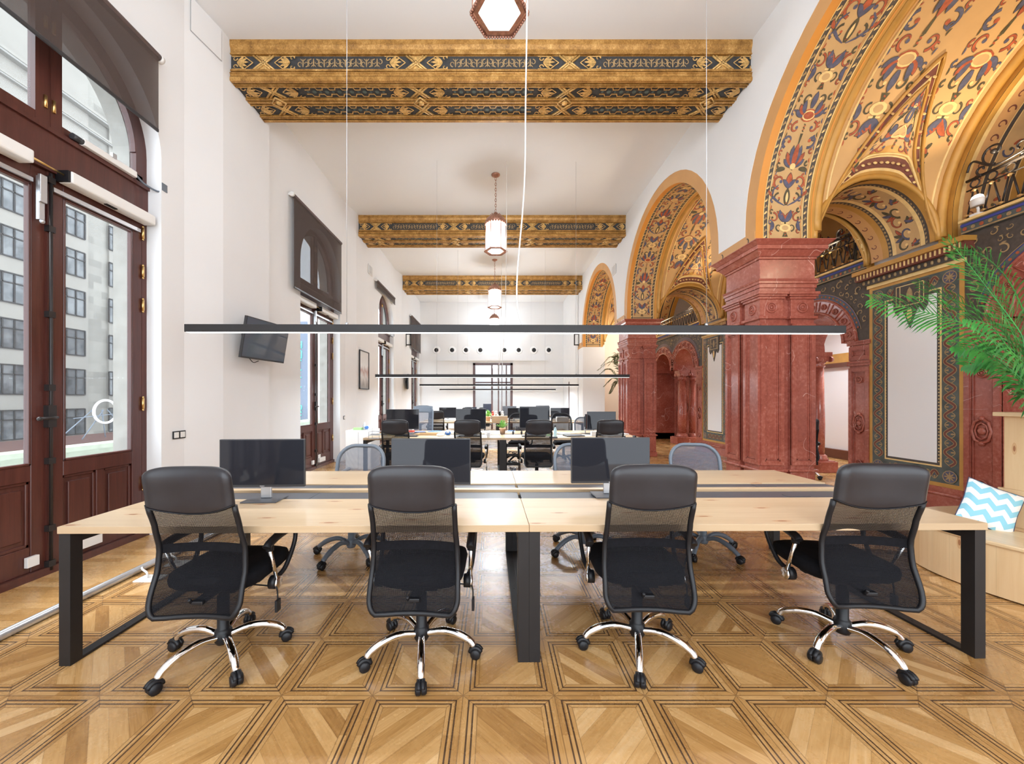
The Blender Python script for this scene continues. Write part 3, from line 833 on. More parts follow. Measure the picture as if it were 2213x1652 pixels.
# ---- red marble double arcade under every balcony
def arcade(yc, label, closed):
    yc = yc-.095; a = 1.765; t = thing('marble_arcade', label, 'arcade', (XA+.4, yc, 0), 0, 'red marble arcades under the balconies')
    for sg in (1, -1):
        p = MB(); y0 = yc+sg*a; y1 = yc+sg*(a-.34); lo = min(y0, y1)
        p.box(XA+.0, lo, 0, XA+.72, lo+.34, 2.35); p.box(XA-.03, lo-.0, 0, XA+.72, lo+.34, .22)
        p.box(XA-.02, lo, .22, XA, lo+.34, .26)
        panel_face(p, (XA, lo, 0), (0, 1, 0), .34, .30, 1.93, .024, (-1, 0, 0)); roundel(p, (XA-.014, lo+.17, 1.74), (-1, 0, 0), .05); roundel(p, (XA-.014, lo+.17, .42), (-1, 0, 0), .05)
        # lozenge ornament
        for r_, w_ in ((.15, .016), (.10, .010)):
            p.tube([(XA-.016, lo+.17+r_*.62*cos(q), 1.05+r_*sin(q)) for q in [2*pi*i/8 for i in range(8)]], w_, 6, closed=True)
        p.sphere((XA-.012, lo+.17, 1.05), .045, 10, sc=(.5, 1, 1)); p.sphere((XA-.014, lo+.17, 1.20), .03, 8); p.sphere((XA-.014, lo+.17, .90), .03, 8)
        panel_face(p, (XA, lo, 0), (0, 1, 0), .34, 2.05, 2.27, .016, (-1, 0, 0))
        for z in (1.96, 2.00, 2.29, 2.32): p.box(XA-.03, lo-.02, z, XA+.72, lo+.36, z+.035)
        p.build('pilaster', M['marble'], t, world=True)
    R = .60; cs = (a-.34)/2; zs = 2.35
    for sg in (1, -1):
        c = yc+sg*cs; m = MB(); n = 22
        for i in range(n):
            q0, q1 = pi*i/n, pi*(i+1)/n
            v = []
            for x in (XA-.02, XA+.70):
                for q in (q0, q1):
                    for r in (R, R+.26): v.append((x, c+r*cos(q), zs+r*sin(q)))
            m.add(v, [(0, 1, 3, 2), (4, 6, 7, 5), (0, 2, 6, 4), (1, 5, 7, 3)], 0, False)
        for rr, w_ in ((R+.02, .022), (R+.24, .018)): m.tube([(XA-.025, c+rr*cos(q), zs+rr*sin(q)) for q in lin(0, pi, 30)], w_, 6)
        for i in range(9):
            q = pi*(i+.5)/9; roundel(m, (XA-.028, c+(R+.13)*cos(q), zs+(R+.13)*sin(q)), (-1, 0, 0), .042)
            for e in (-.36, .36):
                q2 = pi*(i+.5+e)/9; m.tube([(XA-.024, c+r*cos(q2), zs+r*sin(q2)) for r in (R+.05, R+.21)], .010, 5)
        m.build('arch_ring', M['marble'], t, world=True)
    # spandrels and painted frieze up to the balcony edge
    f = MB()
    ys = sorted(lin(yc-a, yc+a, 61))
    def top(y):
        z = zs
        for sg in (1, -1):
            d = abs(y-(yc+sg*cs)); rr = R+.25
            if d < rr: z = max(z, zs+sqrt(rr*rr-d*d))
        return z
    for y0, y1 in zip(ys[:-1], ys[1:]):
        z0, z1 = top(y0), top(y1)
        f.add([(XA-.005, y0, z0), (XA-.005, y1, z1), (XA-.005, y1, 3.45), (XA-.005, y0, 3.45)], [(0, 1, 2, 3)], INK)
    f.box(XA+.02, yc-a, 3.02, XA+.75, yc+a, 3.5, MA)
    f.box(XA-.05, yc-a, 3.45, XA+.8, yc+a, 3.60, TG); f.box(XA-.06, yc-a, 3.535, XA-.04, yc+a, 3.565, BL); f.box(XA-.09, yc-a, 3.58, XA+.8, yc+a, 3.61, LG); f.box(XA-.056, yc-a, 3.455, XA-.04, yc+a, 3.47, GL)
    P = Paint(f, lambda u, v: Vector((XA-.012, yc+u, v)), -1)
    if (P.P(.5, 1, .01)-P.fn(.5, 1)).x > 0: P.sgn *= -1
    for sg in (1, -1):
        pts = [(sg*cs+(R+.30)*cos(q), zs+(R+.30)*sin(q)) for q in lin(.25, pi-.25, 30)]
        P.rib(pts, .07, BL, .003); P.rib(pts, .05, TG, .004)
        for p_ in pts[::1]: P.disc(p_[0], p_[1], .016, RU, .006)
        for w_ in (.262, .342): P.rib([(sg*cs+(R+w_)*cos(q), zs+(R+w_)*sin(q)) for q in lin(.2, pi-.2, 30)], .008, GL, .006)
    rd = random.Random(5); got = []
    for _ in range(2600):
        r = rd.choice((.17, .13, .10, .075, .055)) if len(got) < 14 else rd.choice((.08, .055, .04)); u = rd.uniform(-a+.06, a-.06); z = rd.uniform(2.45, 3.42)
        if z+r > 3.44 or abs(u)+r > a or any((u-e*cs)**2+(z-zs)**2 < (R+.36+r)**2 for e in (-1, 1)) or any((u-p_)**2+(z-q_)**2 < (r+t_)**2*.92 for p_, q_, t_ in got): continue
        got.append((u, z, r)); e = rd.choice((-1, 1)); k_ = rd.uniform(0, 6)
        P.curl(u, z, r*.92, k_, e*5.6, r*.26, GL, .004); P.leaf(u+r*.8*cos(k_), z+r*.8*sin(k_), k_+e*1.2, r*.9, r*.28, GL, .005, bend=e)
        if r > .09: P.leaf(u-r*.5, z, k_+2, r*.8, r*.22, LG, .006, bend=-e)
    P2 = Paint(f, lambda u, v: Vector((XA-.052, yc+u, v)), P.sgn)
    for i in range(44): P2.disc(-a+.04+i*(2*a-.08)/43, 3.502, .022, RU if i % 2 else GL, .003)
    f.build('painted_frieze', PAINT, t, world=True)
    for x in (XA+.30, XA+.66):
        m = MB(); m.lathe([(.125, .30), (.135, .9), (.112, 2.07)], (x, yc, 0), 22)
        m.lathe([(.185, .22), (.19, .25), (.16, .28), (.165, .31), (.13, .34)], (x, yc, 0), 22); m.lathe([(.112, 2.05), (.14, 2.08), (.12, 2.11), (.15, 2.17)], (x, yc, 0), 22)
        m.box(x-.17, yc-.17, 2.27, x+.17, yc+.17, 2.35); m.box(x-.15, yc-.15, 2.17, x+.15, yc+.15, 2.27)
        for e in (-.15, .15):
            for s_ in (-.15, .15): m.cyl((x+e-.02, yc+s_, 2.21), (x+e+.02, yc+s_, 2.21), .052)
        m.build('column', M['marble'], t, world=True)
    p = MB(); p.box(XA+.02, yc-.24, 0, XA+.88, yc+.24, .21); p.box(XA+.05, yc-.21, .2, XA+.85, yc+.21, .225); p.build('plinth', M['marble'], t, world=True, bevel=.006)
    if closed:
        p = MB(); y0 = yc+.25 if closed > 0 else yc-1.43; p.box(XA+.72, y0-.1, 0, XA+.80, y0+1.24, 3.05)
        for i in range(2):
            panel_face(p, (XA+.72, y0+.05+i*.56, 0), (0, 1, 0), .50, .15, 2.10, .02, (-1, 0, 0)); panel_face(p, (XA+.72, y0+.05+i*.56, 0), (0, 1, 0), .50, 2.2, 2.7, .02, (-1, 0, 0))
            yy = y0+.30+i*.56
            p.tube([(XA+.70, yy+.10*cos(q), 1.15+.16*sin(q)) for q in [2*pi*j/8 for j in range(8)]], .018, 6, closed=True); roundel(p, (XA+.71, yy, 1.15), (-1, 0, 0), .06)
        p.build('closing_panel', M['marble'], t, world=True)
    # railing on the edge above
    r = thing('balcony_railing', label.replace('double arcade', 'wrought iron balcony railing').replace('under the painted vault', 'above the marble arches'), 'railing', (XA, yc, 3.61), 0, 'wrought iron balcony railings')
    m = MB(); x = XA+.02
    m.tube([(x, yc-a, 3.66), (x, yc+a, 3.66)], .012, 6); m.tube([(x, yc-a, 4.10), (x, yc+a, 4.10)], .018, 8); m.tube([(x, yc-a, 3.98), (x, yc+a, 3.98)], .010, 6)
    m.build('rail', M['iron'], r, world=True)
    b = MB(); nb = 22; g0 = None
    cl = MB().lathe([(.012, -.02), (.026, -.004), (.026, .004), (.012, .02)], (0, 0, 0), 8)
    for i in range(nb):
        y = yc-a+.08+i*(2*a-.16)/(nb-1); s_ = (2*a-.16)/(nb-1)/2
        for e in (-1, 1):
            b.tube([(x, y+e*s_*.95, 3.66), (x, y+e*.012, 3.98)], .009, 6)
        b.tube([(x, y+.045*cos(q), 4.04+.045*sin(q)) for q in [2*pi*j/12 for j in range(12)]], .008, 5, closed=True)
        for q_ in ((x, y, 3.96), (x, y+s_, 3.68)):
            if g0 is None: g0 = gc = cl.build('gilded_collar', M['goldiron'], r)
            else: gc = g0.copy(); COL.objects.link(gc); gc.parent = r
            gc.location = Vector(q_)-Vector((XA, yc, 3.61))
    b.build('balusters', M['iron'], r, world=True)
    for e in (-1, 1):
        sc = MB()
        c0 = yc+e*(a-.28)
        for (dy, z, rr, tn_) in ((0, 4.30, .14, 5.5), (-.22*e, 4.22, .09, -5.5), (.12*e, 4.16, .06, 5)):
            pts = []
            for j in range(26):
                q = j/25; r2 = rr*(1-.8*q); an = -pi/2+e*tn_*q; pts.append((x-.02, c0+dy+r2*cos(an), z+r2*sin(an)))
            sc.tube(pts, .012, 6)
        sc.tube(smooth_path([(x-.02, c0-e*.5, 4.12), (x-.02, c0-e*.3, 4.16), (x-.02, c0-.0*e, 4.14), (x-.02, c0+e*.2, 4.30), (x-.02, c0+e*.26, 4.20)], 6), .012, 6)
        sc.sphere((x-.03, c0, 4.30), .03, 8)
        sc.build('scrollwork', M['iron'], r, world=True)
LB = {0: 'nearest red marble double arcade, cut by the right edge, under the painted vault', 1: 'red marble double arcade just right of the nearest pillar, under the painted vault', 2: 'farthest red marble double arcade, seen through the middle arch, under the painted vault'}
for i in range(3): arcade(ARC[i+1], LB[i], 1)
# balcony floors and painted upper walls behind them
for i in range(-1, 3):
    yc = 3.05+BAY*(i)
mb = MB(); mb.box(XA+.80, -3, 3.30, 8.35, 15.5, 3.58); struct(mb.build('floor_balcony', M['white']))
mb = MB()
for k in range(0, 3):
    y = 3.05+BAY*k
    fnb = lambda u, v, y=y: Vector((8.30, y+u, 3.6+v))
    mb.box(8.31, y-2.2, 3.6, 8.345, y+2.2, 6.0, C2)
    P = Paint(mb, fnb, 1)
    if (P.P(.5, 1, .01)-P.fn(.5, 1)).x > 0: P.sgn = -1
    for u in (-1.6, -.8, 0, .8, 1.6):
        for j in range(2): motif(P, u, .15+j*.95, .9, .9, int(u*2+j+4))
    mb.box(8.28, y-1.05, 3.6, 8.34, y-.95, 6, TG); mb.box(8.28, y+1.0, 3.6, 8.34, y+1.06, 6, TG)
struct(mb.build(f'trim_{tn}', PAINT)); tn += 1

# ---------------------------------------------------------------- gilded ceiling beams
def beam(y0, label):
    x0, x1 = XL+.09, XR+.01; z0, z1 = 5.555, CEIL+.01; D = .77
    t = thing('carved_beam', label, 'beam', (0, y0+D/2, z0), 0, 'carved gilded ceiling beams')
    m = MB(); zb0 = z0+.04
    m.box(x0, y0+.04, zb0, x1, y0+D-.04, z1)
    for (a, b, d) in ((z1-.075, z1, .0), (z1-.09, z1-.075, .012), (z1-.17, z1-.10, .018), (z1-.19, z1-.175, .006), (z0+.13, z0+.155, .012), (z0+.060, z0+.105, .010), (z0+.0, z0+.050, .002)):
        m.box(x0, y0+d, a, x1, y0+.055, b); m.box(x0, y0+D-.055, a, x1, y0+D-d, b)
    m.prism([(y0, z1-.075), (y0+.035, z1-.17), (y0+.06, z1-.17), (y0+.06, z1-.075)], x0, x1, 'x')
    for (a, b) in ((0, .055), (.075, .09), (.105, .125), (.325, .345), (.365, .405), (.425, .445), (.645, .665), (.68, .695), (.715, D)): m.box(x0, y0+(a or .006), z0-.003, x1, y0+(b if b < D else D-.006), zb0+.012)
    m.tube([(x0, y0+.012, z0+.10), (x1, y0+.012, z0+.10)], .012, 6)
    m.build('beam_body', M['gild'], t, world=True, bevel=.004, seg=1)
    # dark fields with gilt scrolls, palmettes and crossings
    f = MB(); zf0, zf1 = z0+.155, z0+.335; yf = y0+.035; zm = (zf0+zf1)/2
    f.box(x0, yf, zf0, x1, yf+.02, zf1, 0)
    front = Paint(f, lambda u, v: Vector((u, yf-.002, v)), 1)
    if front.P(0, zm, .01).y > yf: front.sgn = -1
    cross = [-2.98, -1.0, .99, 2.98]; hz = (zf1-zf0)/2
    zu = zb0
    rows = [(.125, .325), (.445, .645)]
    for a, b in rows: f.box(x0, y0+a, zu-.012, x1, y0+b, zu, 0)
    under = Paint(f, lambda u, v: Vector((u, y0+v, zu-.013)), 1)
    if under.P(0, .2, .01).z > zu-.013: under.sgn = -1
    g = MB()
    def bar(p0, p1, r, ax):
        g.tube([p0, p1], r, 6, 0, flat=.6)
    for c in cross:
        for e in (-1, 1):
            w = hz*1.25
            if e == 1: f.prism([(c-.10, zm-hz), (c+.10, zm-hz), (c+.02, zm), (c+.10, zm+hz), (c-.10, zm+hz), (c-.02, zm)], yf-.004, yf+.01, 'y', 1)
            for o in (-.022, .022):
                g.tube([(c-w*e+o, yf-.008, zm-hz), (c+w*e+o, yf-.008, zm+hz)], .013, 6)
        for rr in rows:
            vm = (rr[0]+rr[1])/2; hy = (rr[1]-rr[0])/2
            for e in (-1, 1):
                for o in (-.025, .025): g.tube([(c-hy*1.1*e+o, y0+vm-hy, zu-.018), (c+hy*1.1*e+o, y0+vm+hy, zu-.018)], .014, 6)
        g.tube([(c+.10*cos(q), y0+.385+.10*sin(q), zu-.045) for q in (0, pi/2, pi, 3*pi/2)], .012, 5, closed=True); g.sphere((c, y0+.385, zu-.04), .045, 8, sc=(1, 1, .5))
        for e in (-1, 1):       # palmettes either side of each crossing
            X = c+e*.27
            if x0+.05 < X < x1-.05:
                for (P_, v, up) in ((front, zm, 1), (under, (rows[0][0]+rows[0][1])/2, 1), (under, (rows[1][0]+rows[1][1])/2, 1)):
                    s_ = 1 if P_ is front else 1.15
                    base = 0 if e < 0 else pi
                    for j in (-2, -1, 0, 1, 2): P_.leaf(X+e*.07, v, base+j*.38, .15*s_*(1-.10*abs(j)), .035*s_, 1, .010+.004*(2-abs(j)))
                    for j in (-1, 1): P_.curl(X+e*.10, v+j*.055*s_, .034*s_, 0, e*j*5, .016, 1, .010)
                    P_.rib([(X-e*.13, v), (X-e*.02, v+hz*.9), (X+e*.14, v+hz*.9)], .012, 1, .008); P_.rib([(X-e*.13, v), (X-e*.02, v-hz*.9), (X+e*.14, v-hz*.9)], .012, 1, .008)
    for a, b in zip(cross[:-1], cross[1:]):
        A, B = a+.44, b-.44; n = 8
        for i in range(n):
            u = A+(B-A)*(i+.5)/n; e = (-1)**i
            front.curl(u-.034, zm-.010*e, .040, -pi/2*e, -e*5.2, .014, 2, .003); front.curl(u+.034, zm-.010*e, .040, -pi/2*e, e*5.2, .014, 2, .003)
            front.leaf(u, zm-.055*e, e*pi/2, .11, .020, 2, .004); front.leaf(u, zm+.02*e, e*(pi/2-.8), .05, .012, 2, .004); front.leaf(u, zm+.02*e, e*(pi/2+.8), .05, .012, 2, .004); front.rib([(u+.035, zm-.052*e), (u+.08, zm-.04*e), (u+(B-A)/n-.08, zm+.04*e), (u+(B-A)/n-.03, zm+.052*e)] if i < n-1 else [(u, zm), (u+.01, zm)], .010, 2, .003)
        for rr in rows:
            vm = (rr[0]+rr[1])/2; k = 13
            for e in (-1, 1):
                pts = []
                for i in range(k):
                    u = A+(B-A)*i/k; s_ = (B-A)/k; h_ = (.075 if i % 2 else .035)
                    pts += [(u+s_*.1, vm+e*h_), (u+s_*.9, vm+e*h_)]
                under.rib(pts, .017, 3, .004)
            for i in range(k): under.disc(A+(B-A)*(i+.5)/k, vm, .028 if i % 2 else .018, 4, .003)
    f.build('painted_panels', [M['gilddark'], M['gildhi'], M['gildline'], M['gildhi'], M['teal']], t, world=True)
    g.build('carved_crossings', M['gildhi'], t, world=True)
    return t
for k, s in enumerate(('nearest and widest carved gilded beam under the white ceiling', 'second carved gilded beam, right behind the hanging lantern', 'most distant and smallest carved gilded beam')):
    beam(4.96+4.735*k, s)

# ---------------------------------------------------------------- glazed doors of the left wall
def french_door(yc, idx):
    r = room_root(f'door_{idx}', (-3.7, yc, 0)); X0, X1 = -3.715, -3.655; h = .90; sp = 3.95
    f = MB(); n = 26
    for s_ in (-1, 1): f.box(X0, yc+s_*h, 0, X1, yc+s_*(h-.055), sp)
    for i in range(n):
        q0, q1 = pi*i/n, pi*(i+1)/n; v = []
        for x in (X0, X1):
            for q in (q0, q1):
                for rr in (h-.07, h): v.append((x, yc+rr*cos(q), sp+rr*sin(q)))
        f.add(v, [(0, 1, 3, 2), (4, 6, 7, 5), (0, 2, 6, 4), (1, 5, 7, 3)], 0)
    f.box(X0, yc-.014, .06, X1+.008, yc+.014, sp+h-.08); f.box(X0-.02, yc-h, 3.31, X1+.015, yc+h, 3.66); f.box(X0, yc-h, 3.62, X1+.035, yc+h, 3.66); f.box(X0, yc-h, 3.30, X1+.03, yc+h, 3.33)
    f.box(X0, yc-h, 0, X1+.03, yc+h, .06)
    f.build('frame', M['mahog'], r, world=True)
    # arched top light: two casements
    for s_ in (-1, 1):
        c = MB(); a = .075
        c.box(X0+.01, yc+s_*.012, 3.66, X1+.012, yc+s_*.095, sp+h-.10)
        c.box(X0+.01, yc+s_*.09, 3.66, X1+.01, yc+s_*(h-.06), 3.735); c.box(X0+.01, yc+s_*(h-.055), 3.66, X1+.01, yc+s_*(h-.13), sp)
        qs = lin(0, pi/2-.09, 14)
        for q0, q1 in zip(qs[:-1], qs[1:]):
            v = []
            for x in (X0+.01, X1+.01):
                for q in (q0, q1):
                    for rr in (h-.14, h-.055): v.append((x, yc+s_*rr*cos(q), sp+rr*sin(q)))
            c.add(v, [(0, 1, 3, 2), (4, 6, 7, 5), (0, 2, 6, 4), (1, 5, 7, 3)], 0)
        o = c.build('top_light', M['mahog'], r, world=True)
        g = MB(); R = h-.12
        pts = [(yc+s_*.09, 3.72)]+[(yc+s_*R, 3.72)]+[(yc+s_*R*cos(q), sp+R*sin(q)) for q in lin(0, pi/2-.12, 16)]
        g.prism(pts, X0+.03, X0+.034, 'x'); g.build('pane', M['glass'], o, world=True)
        hb = MB()
        for z in (3.80, 4.45): hb.cyl((X1+.018, yc+s_*.03, z), (X1+.018, yc+s_*.03, z+.10), .012, n=8)
        hb.build('hinge', M['brass'], o, world=True)
    for s_ in (-1, 1):
        l = MB(); y0, y1 = yc+s_*.012, yc+s_*(h-.055); ya, yb = yc+s_*.115, yc+s_*(h-.16)
        l.box(X0+.01, y0, .06, X1, ya, 3.30); l.box(X0+.01, yb, .06, X1, y1, 3.30)
        l.box(X0+.01, ya, 3.14, X1, yb, 3.30); l.box(X0+.01, ya, .78, X1, yb, .905); l.box(X0+.02, ya, .06, X1-.005, yb, .26)
        l.box(X0+.02, ya, .20, X1-.028, yb, .80)
        mid = (ya+yb)/2; l.box(X0+.01, mid-.035, .26, X1-.004, mid+.035, .78)
        for (p, q) in ((ya, mid-.035*s_), (mid+.035*s_, yb)):
            lo, hi = min(p, q), max(p, q)
            l.box(X0+.02, lo+.05, .32, X1-.012, hi-.05, .72); l.box(X0+.02, lo, .26, X1-.015, hi, .285); l.box(X0+.02, lo, .755, X1-.015, hi, .78)
            for yy in (lo, hi-.022): l.box(X0+.02, yy, .26, X1-.015, yy+.022, .78)
        for zz in (.905, 3.12): l.box(X0+.02, ya, zz, X1+.004, yb, zz+.018)
        for yy in (min(ya, yb), max(ya, yb)-.018): l.box(X0+.02, yy, .905, X1+.004, yy+.018, 3.14)
        o = l.build('leaf', M['mahog'], r, world=True, bevel=.004, seg=1)
        g = MB(); g.box(X0+.03, ya, .90, X0+.034, yb, 3.15); g.build('pane', M['glass'], o, world=True)
        hb = MB()
        for z in (1.33, 2.35, 2.70, 3.1, .5): hb.cyl((X1+.014, yc+s_*(h-.058), z), (X1+.014, yc+s_*(h-.058), z+.11), .013, n=8); hb.sphere((X1+.014, yc+s_*(h-.058), z+.12), .012, 6); hb.sphere((X1+.014, yc+s_*(h-.058), z-.01), .012, 6)
        hb.build('hinge', M['brass'], o, world=True)
    e = MB(); x = X1+.028
    e.tube([(x, yc, .03), (x, yc, 3.28)], .011, 8)
    for z in (.06, .35, .9, 1.5, 2.1, 2.8, 3.2): e.box(X1, yc-.025, z, x+.012, yc+.025, z+.05)
    e.box(X1, yc-.03, 1.20, x+.014, yc+.03, 1.38); e.tube([(x, yc, 1.28), (x+.05, yc, 1.28), (x+.055, yc-.03, 1.28), (x+.055, yc-.12, 1.275)], .012, 8); e.sphere((x+.055, yc-.125, 1.275), .018, 8)
    e.build('bolt_rod', M['iron'], r, world=True)
    bk = MB()
    for s_ in (-1, 1): bk.box(X1, yc+s_*.10+.02, .11, X1+.045, yc+s_*.10+.30, .20) if s_ > 0 else bk.box(X1, yc-.16, .11, X1+.03, yc-.08, .19)
    bk.box(X1, yc+.13, .2, X1+.012, yc+.24, .27)
    bk.build('threshold_bracket', M['whiteplastic'], r, world=True, bevel=.003)
    return r
BW = ['in the reveal of the nearest window', 'in the second window, behind the large television', 'in the third window', 'in the farthest window']
for k, yc in enumerate(WIN):
    french_door(yc, k+1)
    if k == 0: continue
    kk = k-1
    # electric openers and door closers
    t = thing('door_closer', f'white boxed door closer on the right leaf {BW[kk]}', 'door closer', (-3.60, yc+.45, 3.27))
    b = MB(); b.box(-3.64, yc+.06, 3.24, -3.52, yc+.86, 3.34); b.build('housing', M['whiteplastic'], t, world=True, bevel=.012)
    b = MB(); b.box(-3.64, yc+.04, 3.245, -3.53, yc+.06, 3.335); b.box(-3.60, yc+.40, 3.232, -3.57, yc+.50, 3.24); b.build('end_cap', M['plastic'], t, world=True)
    b = MB(); b.box(-3.648, yc+.02, 3.145, -3.625, yc+.80, 3.18); b.build('slide_rail', M['alu'], t, world=True)
    t = thing('door_closer', f'white door closer with hanging arm, left leaf {BW[kk]}', 'door closer', (-3.60, yc-.5, 3.27))
    b = MB(); b.box(-3.64, yc-.86, 3.24, -3.52, yc-.20, 3.34); b.build('housing', M['whiteplastic'], t, world=True, bevel=.012)
    b = MB(); b.box(-3.63, yc-.105, 2.86, -3.60, yc-.065, 3.21); b.box(-3.61, yc-.11, 3.0, -3.585, yc-.06, 3.22); b.box(-3.648, yc-.80, 3.145, -3.625, yc-.12, 3.18)
    b.sphere((-3.60, yc-.085, 2.85), .018, 8); b.build('arm', M['alu'], t, world=True, bevel=.004)
    b = MB(); b.tube([(-3.56, yc-.2, 3.30), (-3.56, yc+.03, 3.29)], .009, 6); b.build('cable', M['brass'], t, world=True)
    t = thing('window_opener', f'slim white electric opener under the arched pane {BW[kk]}', 'window opener', (-3.60, yc+.4, 3.68))
    b = MB(); b.box(-3.64, yc+.22, 3.66, -3.585, yc+.72, 3.72); b.build('housing', M['whiteplastic'], t, world=True, bevel=.006)
    b = MB(); b.cyl((-3.61, yc+.14, 3.69), (-3.61, yc+.22, 3.69), .026); b.build('motor_head', M['bezel'], t, world=True); MB().box(-3.60, yc+.46, 3.71, -3.575, yc+.50, 3.75).build('latch', M['alu'], t, world=True)
    b = MB(); b.tube(smooth_path([(-3.60, yc+.72, 3.69), (-3.58, yc+.80, 3.64), (-3.53, yc+.90, 3.62), (-3.51, yc+.93, 3.68)], 5), .010, 6); b.box(-3.52, yc+.905, 3.64, -3.495, yc+.97, 3.72); b.build('cable', M['gplastic'], t, world=True)
    # roller blinds
    zb_ = {0: 4.17, 1: 3.36, 2: 4.72, 3: 3.58}[kk]
    lab = {0: 'large dark brown roller blind half down over the nearest arched window', 1: 'translucent brown roller blind lowered over the second window above the television', 2: 'brown roller blind rolled right up, a bare tube on the wall', 3: 'far brown roller blind lowered beside the small black wall bracket'}[kk]
    yb = yc-.255
    t = thing('roller_blind', lab, 'blind', (-3.42, yb, 4.93), 0, 'roller blinds over the arched windows')
    b = MB(); b.cyl((-3.44, yb-1.03, 4.94), (-3.44, yb+1.05, 4.94), .036, n=16); b.build('tube', M['tubewood'], t, world=True)
    b = MB(); b.box(-3.416, yb-1.03, zb_, -3.412, yb+1.02, 4.95); b.build('fabric', M['blind'], t, world=True)
    b = MB(); b.box(-3.423, yb-1.03, zb_-.02, -3.405, yb+1.02, zb_+.012); b.build('bottom_bar', M['bezel'], t, world=True, bevel=.005)
    for q0, q1 in ((1.05, 1.09), (-1.07, -1.03)):
        b = MB(); b.cyl((-3.44, yb+q0, 4.94), (-3.44, yb+q1, 4.94), .04, n=14); b.box(-3.5, yb+q0+.01, 4.92, -3.44, yb+q1-.01, 4.96); b.build('bracket', M['whiteplastic'], t, world=True)

# glazed door of the far end wall
r = room_root('door_6', (0, ye, 0)); f = MB(); y = ye+.08
for a, b in ((-.97, -.86), (.82, .93)): f.box(a, y-.1, 0, b, y+.08, 3.16)
f.box(-.97, y-.1, 3.06, .93, y+.08, 3.16)
for a, b in ((-.10, -.02), (.22, .28), (.40, .43), (.60, .66)): f.box(a, y, 0, b, y+.05, 3.06)
f.box(-.86, y, 2.2, .82, y+.05, 2.26); f.build('frame', M['mahog'], r, world=True)
g = MB(); g.box(-.86, y+.02, 0, .82, y+.025, 3.06); g.build('pane', M['glass'], r, world=True)
r = room_root('door_7', (4.05, 17.0, 0)); f = MB(); f.box(3.33, 16.9, 0, 3.36, 17.0, 2.2); f.build('door_edge', M['mahog'], r, world=True)

# ---------------------------------------------------------------- outside the windows
EXT = plain('cream_facade', (.235, .218, .192), .85, nz=.05, nsc=.6)
m = Mat('facade_blocks', .85); v = m.wpos(); x, y, z = m.xyz(v)
rw = (z/.62).fl(); bl = (y/1.3+rw*.5).fl(); col = m.ramp(m.white(m.vec(bl, rw, 1))*.6+m.noise(1.4, 4, .6, v)*.4, [(.2, (.18, .168, .148)), (.8, (.26, .245, .215))])
m.base(m.mix(((z/.62).fr() < .04)*.3, col, (.35, .32, .28))); BLOCKS = m.m
WINM = Mat('street_window_glass', .08, 0, .6); q = WINM.noise(1.1, 3, .6, WINM.wpos()); WINM.base(WINM.ramp(q, [(.35, (.04, .045, .05)), (.65, (.13, .135, .14))])); WINM = WINM.m
b = thing('street_building', 'tall cream office building across the street seen through the nearest window', 'building', (-34, 30, -9))
w = MB(); FX = -33.0; w.box(FX-1, 12, -9, FX, 31.3, 40, 0); w.box(FX-1, 31.3, -9, FX-.15, 33, 40, 1); w.box(FX-1, 33, -9, FX, 60, 40, 0)
w.box(FX, 12, 24.75, FX+.5, 60, 24.95); w.box(FX, 12, 23.3, FX+.3, 60, 23.45)
w.build('wall', [EXT, BLOCKS], b, world=True)
w = MB(); w.box(FX, 12, 24.6, FX+.45, 60, 24.76); w.box(FX, 12, 23.18, FX+.25, 60, 23.3); w.box(FX, 12, -1.9, FX+.3, 60, -1.75); w.build('cornice', plain('cornice_grey_stone', (.25, .24, .22), .9), b, world=True)  # grey stone bands along the ledges
for i in range(8):
    zc_ = -.35+i*3.13-.0
    if zc_ > 21: break
    for (ya, yb_) in ((21.2, 23.2), (25.1, 27.1), (29.0, 31.0), (32.95, 33.75), (35.5, 37.5), (39.5, 41.5)):
        nw = 3 if yb_-ya > 1 else 2
        w = MB(); w.box(FX-.02, ya, zc_-1, FX+.02, yb_, zc_+1); fr = w.build('window', WINM, b, world=True)
        w = MB(); s_ = .045
        for j in range(nw+1): yy = ya+(yb_-ya)*j/nw; w.box(FX, yy-s_, zc_-1, FX+.08, yy+s_, zc_+1)
        for zz in (zc_-1, zc_+.35, zc_+1): w.box(FX, ya, zz-s_, FX+.08, yb_, zz+s_)
        w.build('glazing_bars', M['black'], fr, world=True)
t = thing('roof_parapet', 'pale green rendered parapet outside the nearest window', 'parapet', (-9.5, 12, -1)); w = MB()
w.box(-9.6, 1, -1.2, -9.3, 60, .28); w.box(-9.7, 1, .28, -9.2, 60, .38); w.build('parapet_wall', plain('pale_green_render', (.32, .35, .27), .85, nz=.1), t, world=True)
t = thing('flat_roof', 'red tiled roof edge behind the ring shaped sign', 'roof', (-24, 30, -1.6)); w = MB(); w.box(-28, 15, -1.6, -20, 60, -1.0); w.build('roof_tiles', plain('red_roof_tiles', (.07, .022, .016), .8), t, world=True)
t = thing('ring_sign', 'white ring shaped rooftop sign on a thin steel frame', 'sign', at(228, 945, 21)); w = MB(); c = at(228, 890, 21)
w.tube([(c.x, c.y+.62*cos(q), c.z+.62*sin(q)) for q in [2*pi*i/28 for i in range(28)]], .065, 8, closed=True); w.build('ring', M['whiteplastic'], t, world=True)
w = MB(); [w.tube([(c.x, c.y+a, c.z-1.4), (c.x-.2, c.y+b_, c.z+.1)], .03, 5) for a, b_ in ((-2.4, -.5), (-1.2, .1), (0, 0), (1.4, .3))]; w.tube([(c.x, c.y-1.6, c.z-.3), (c.x, c.y+1.2, c.z-.1)], .025, 5); w.build('sign_frame', M['gplastic'], t, world=True)
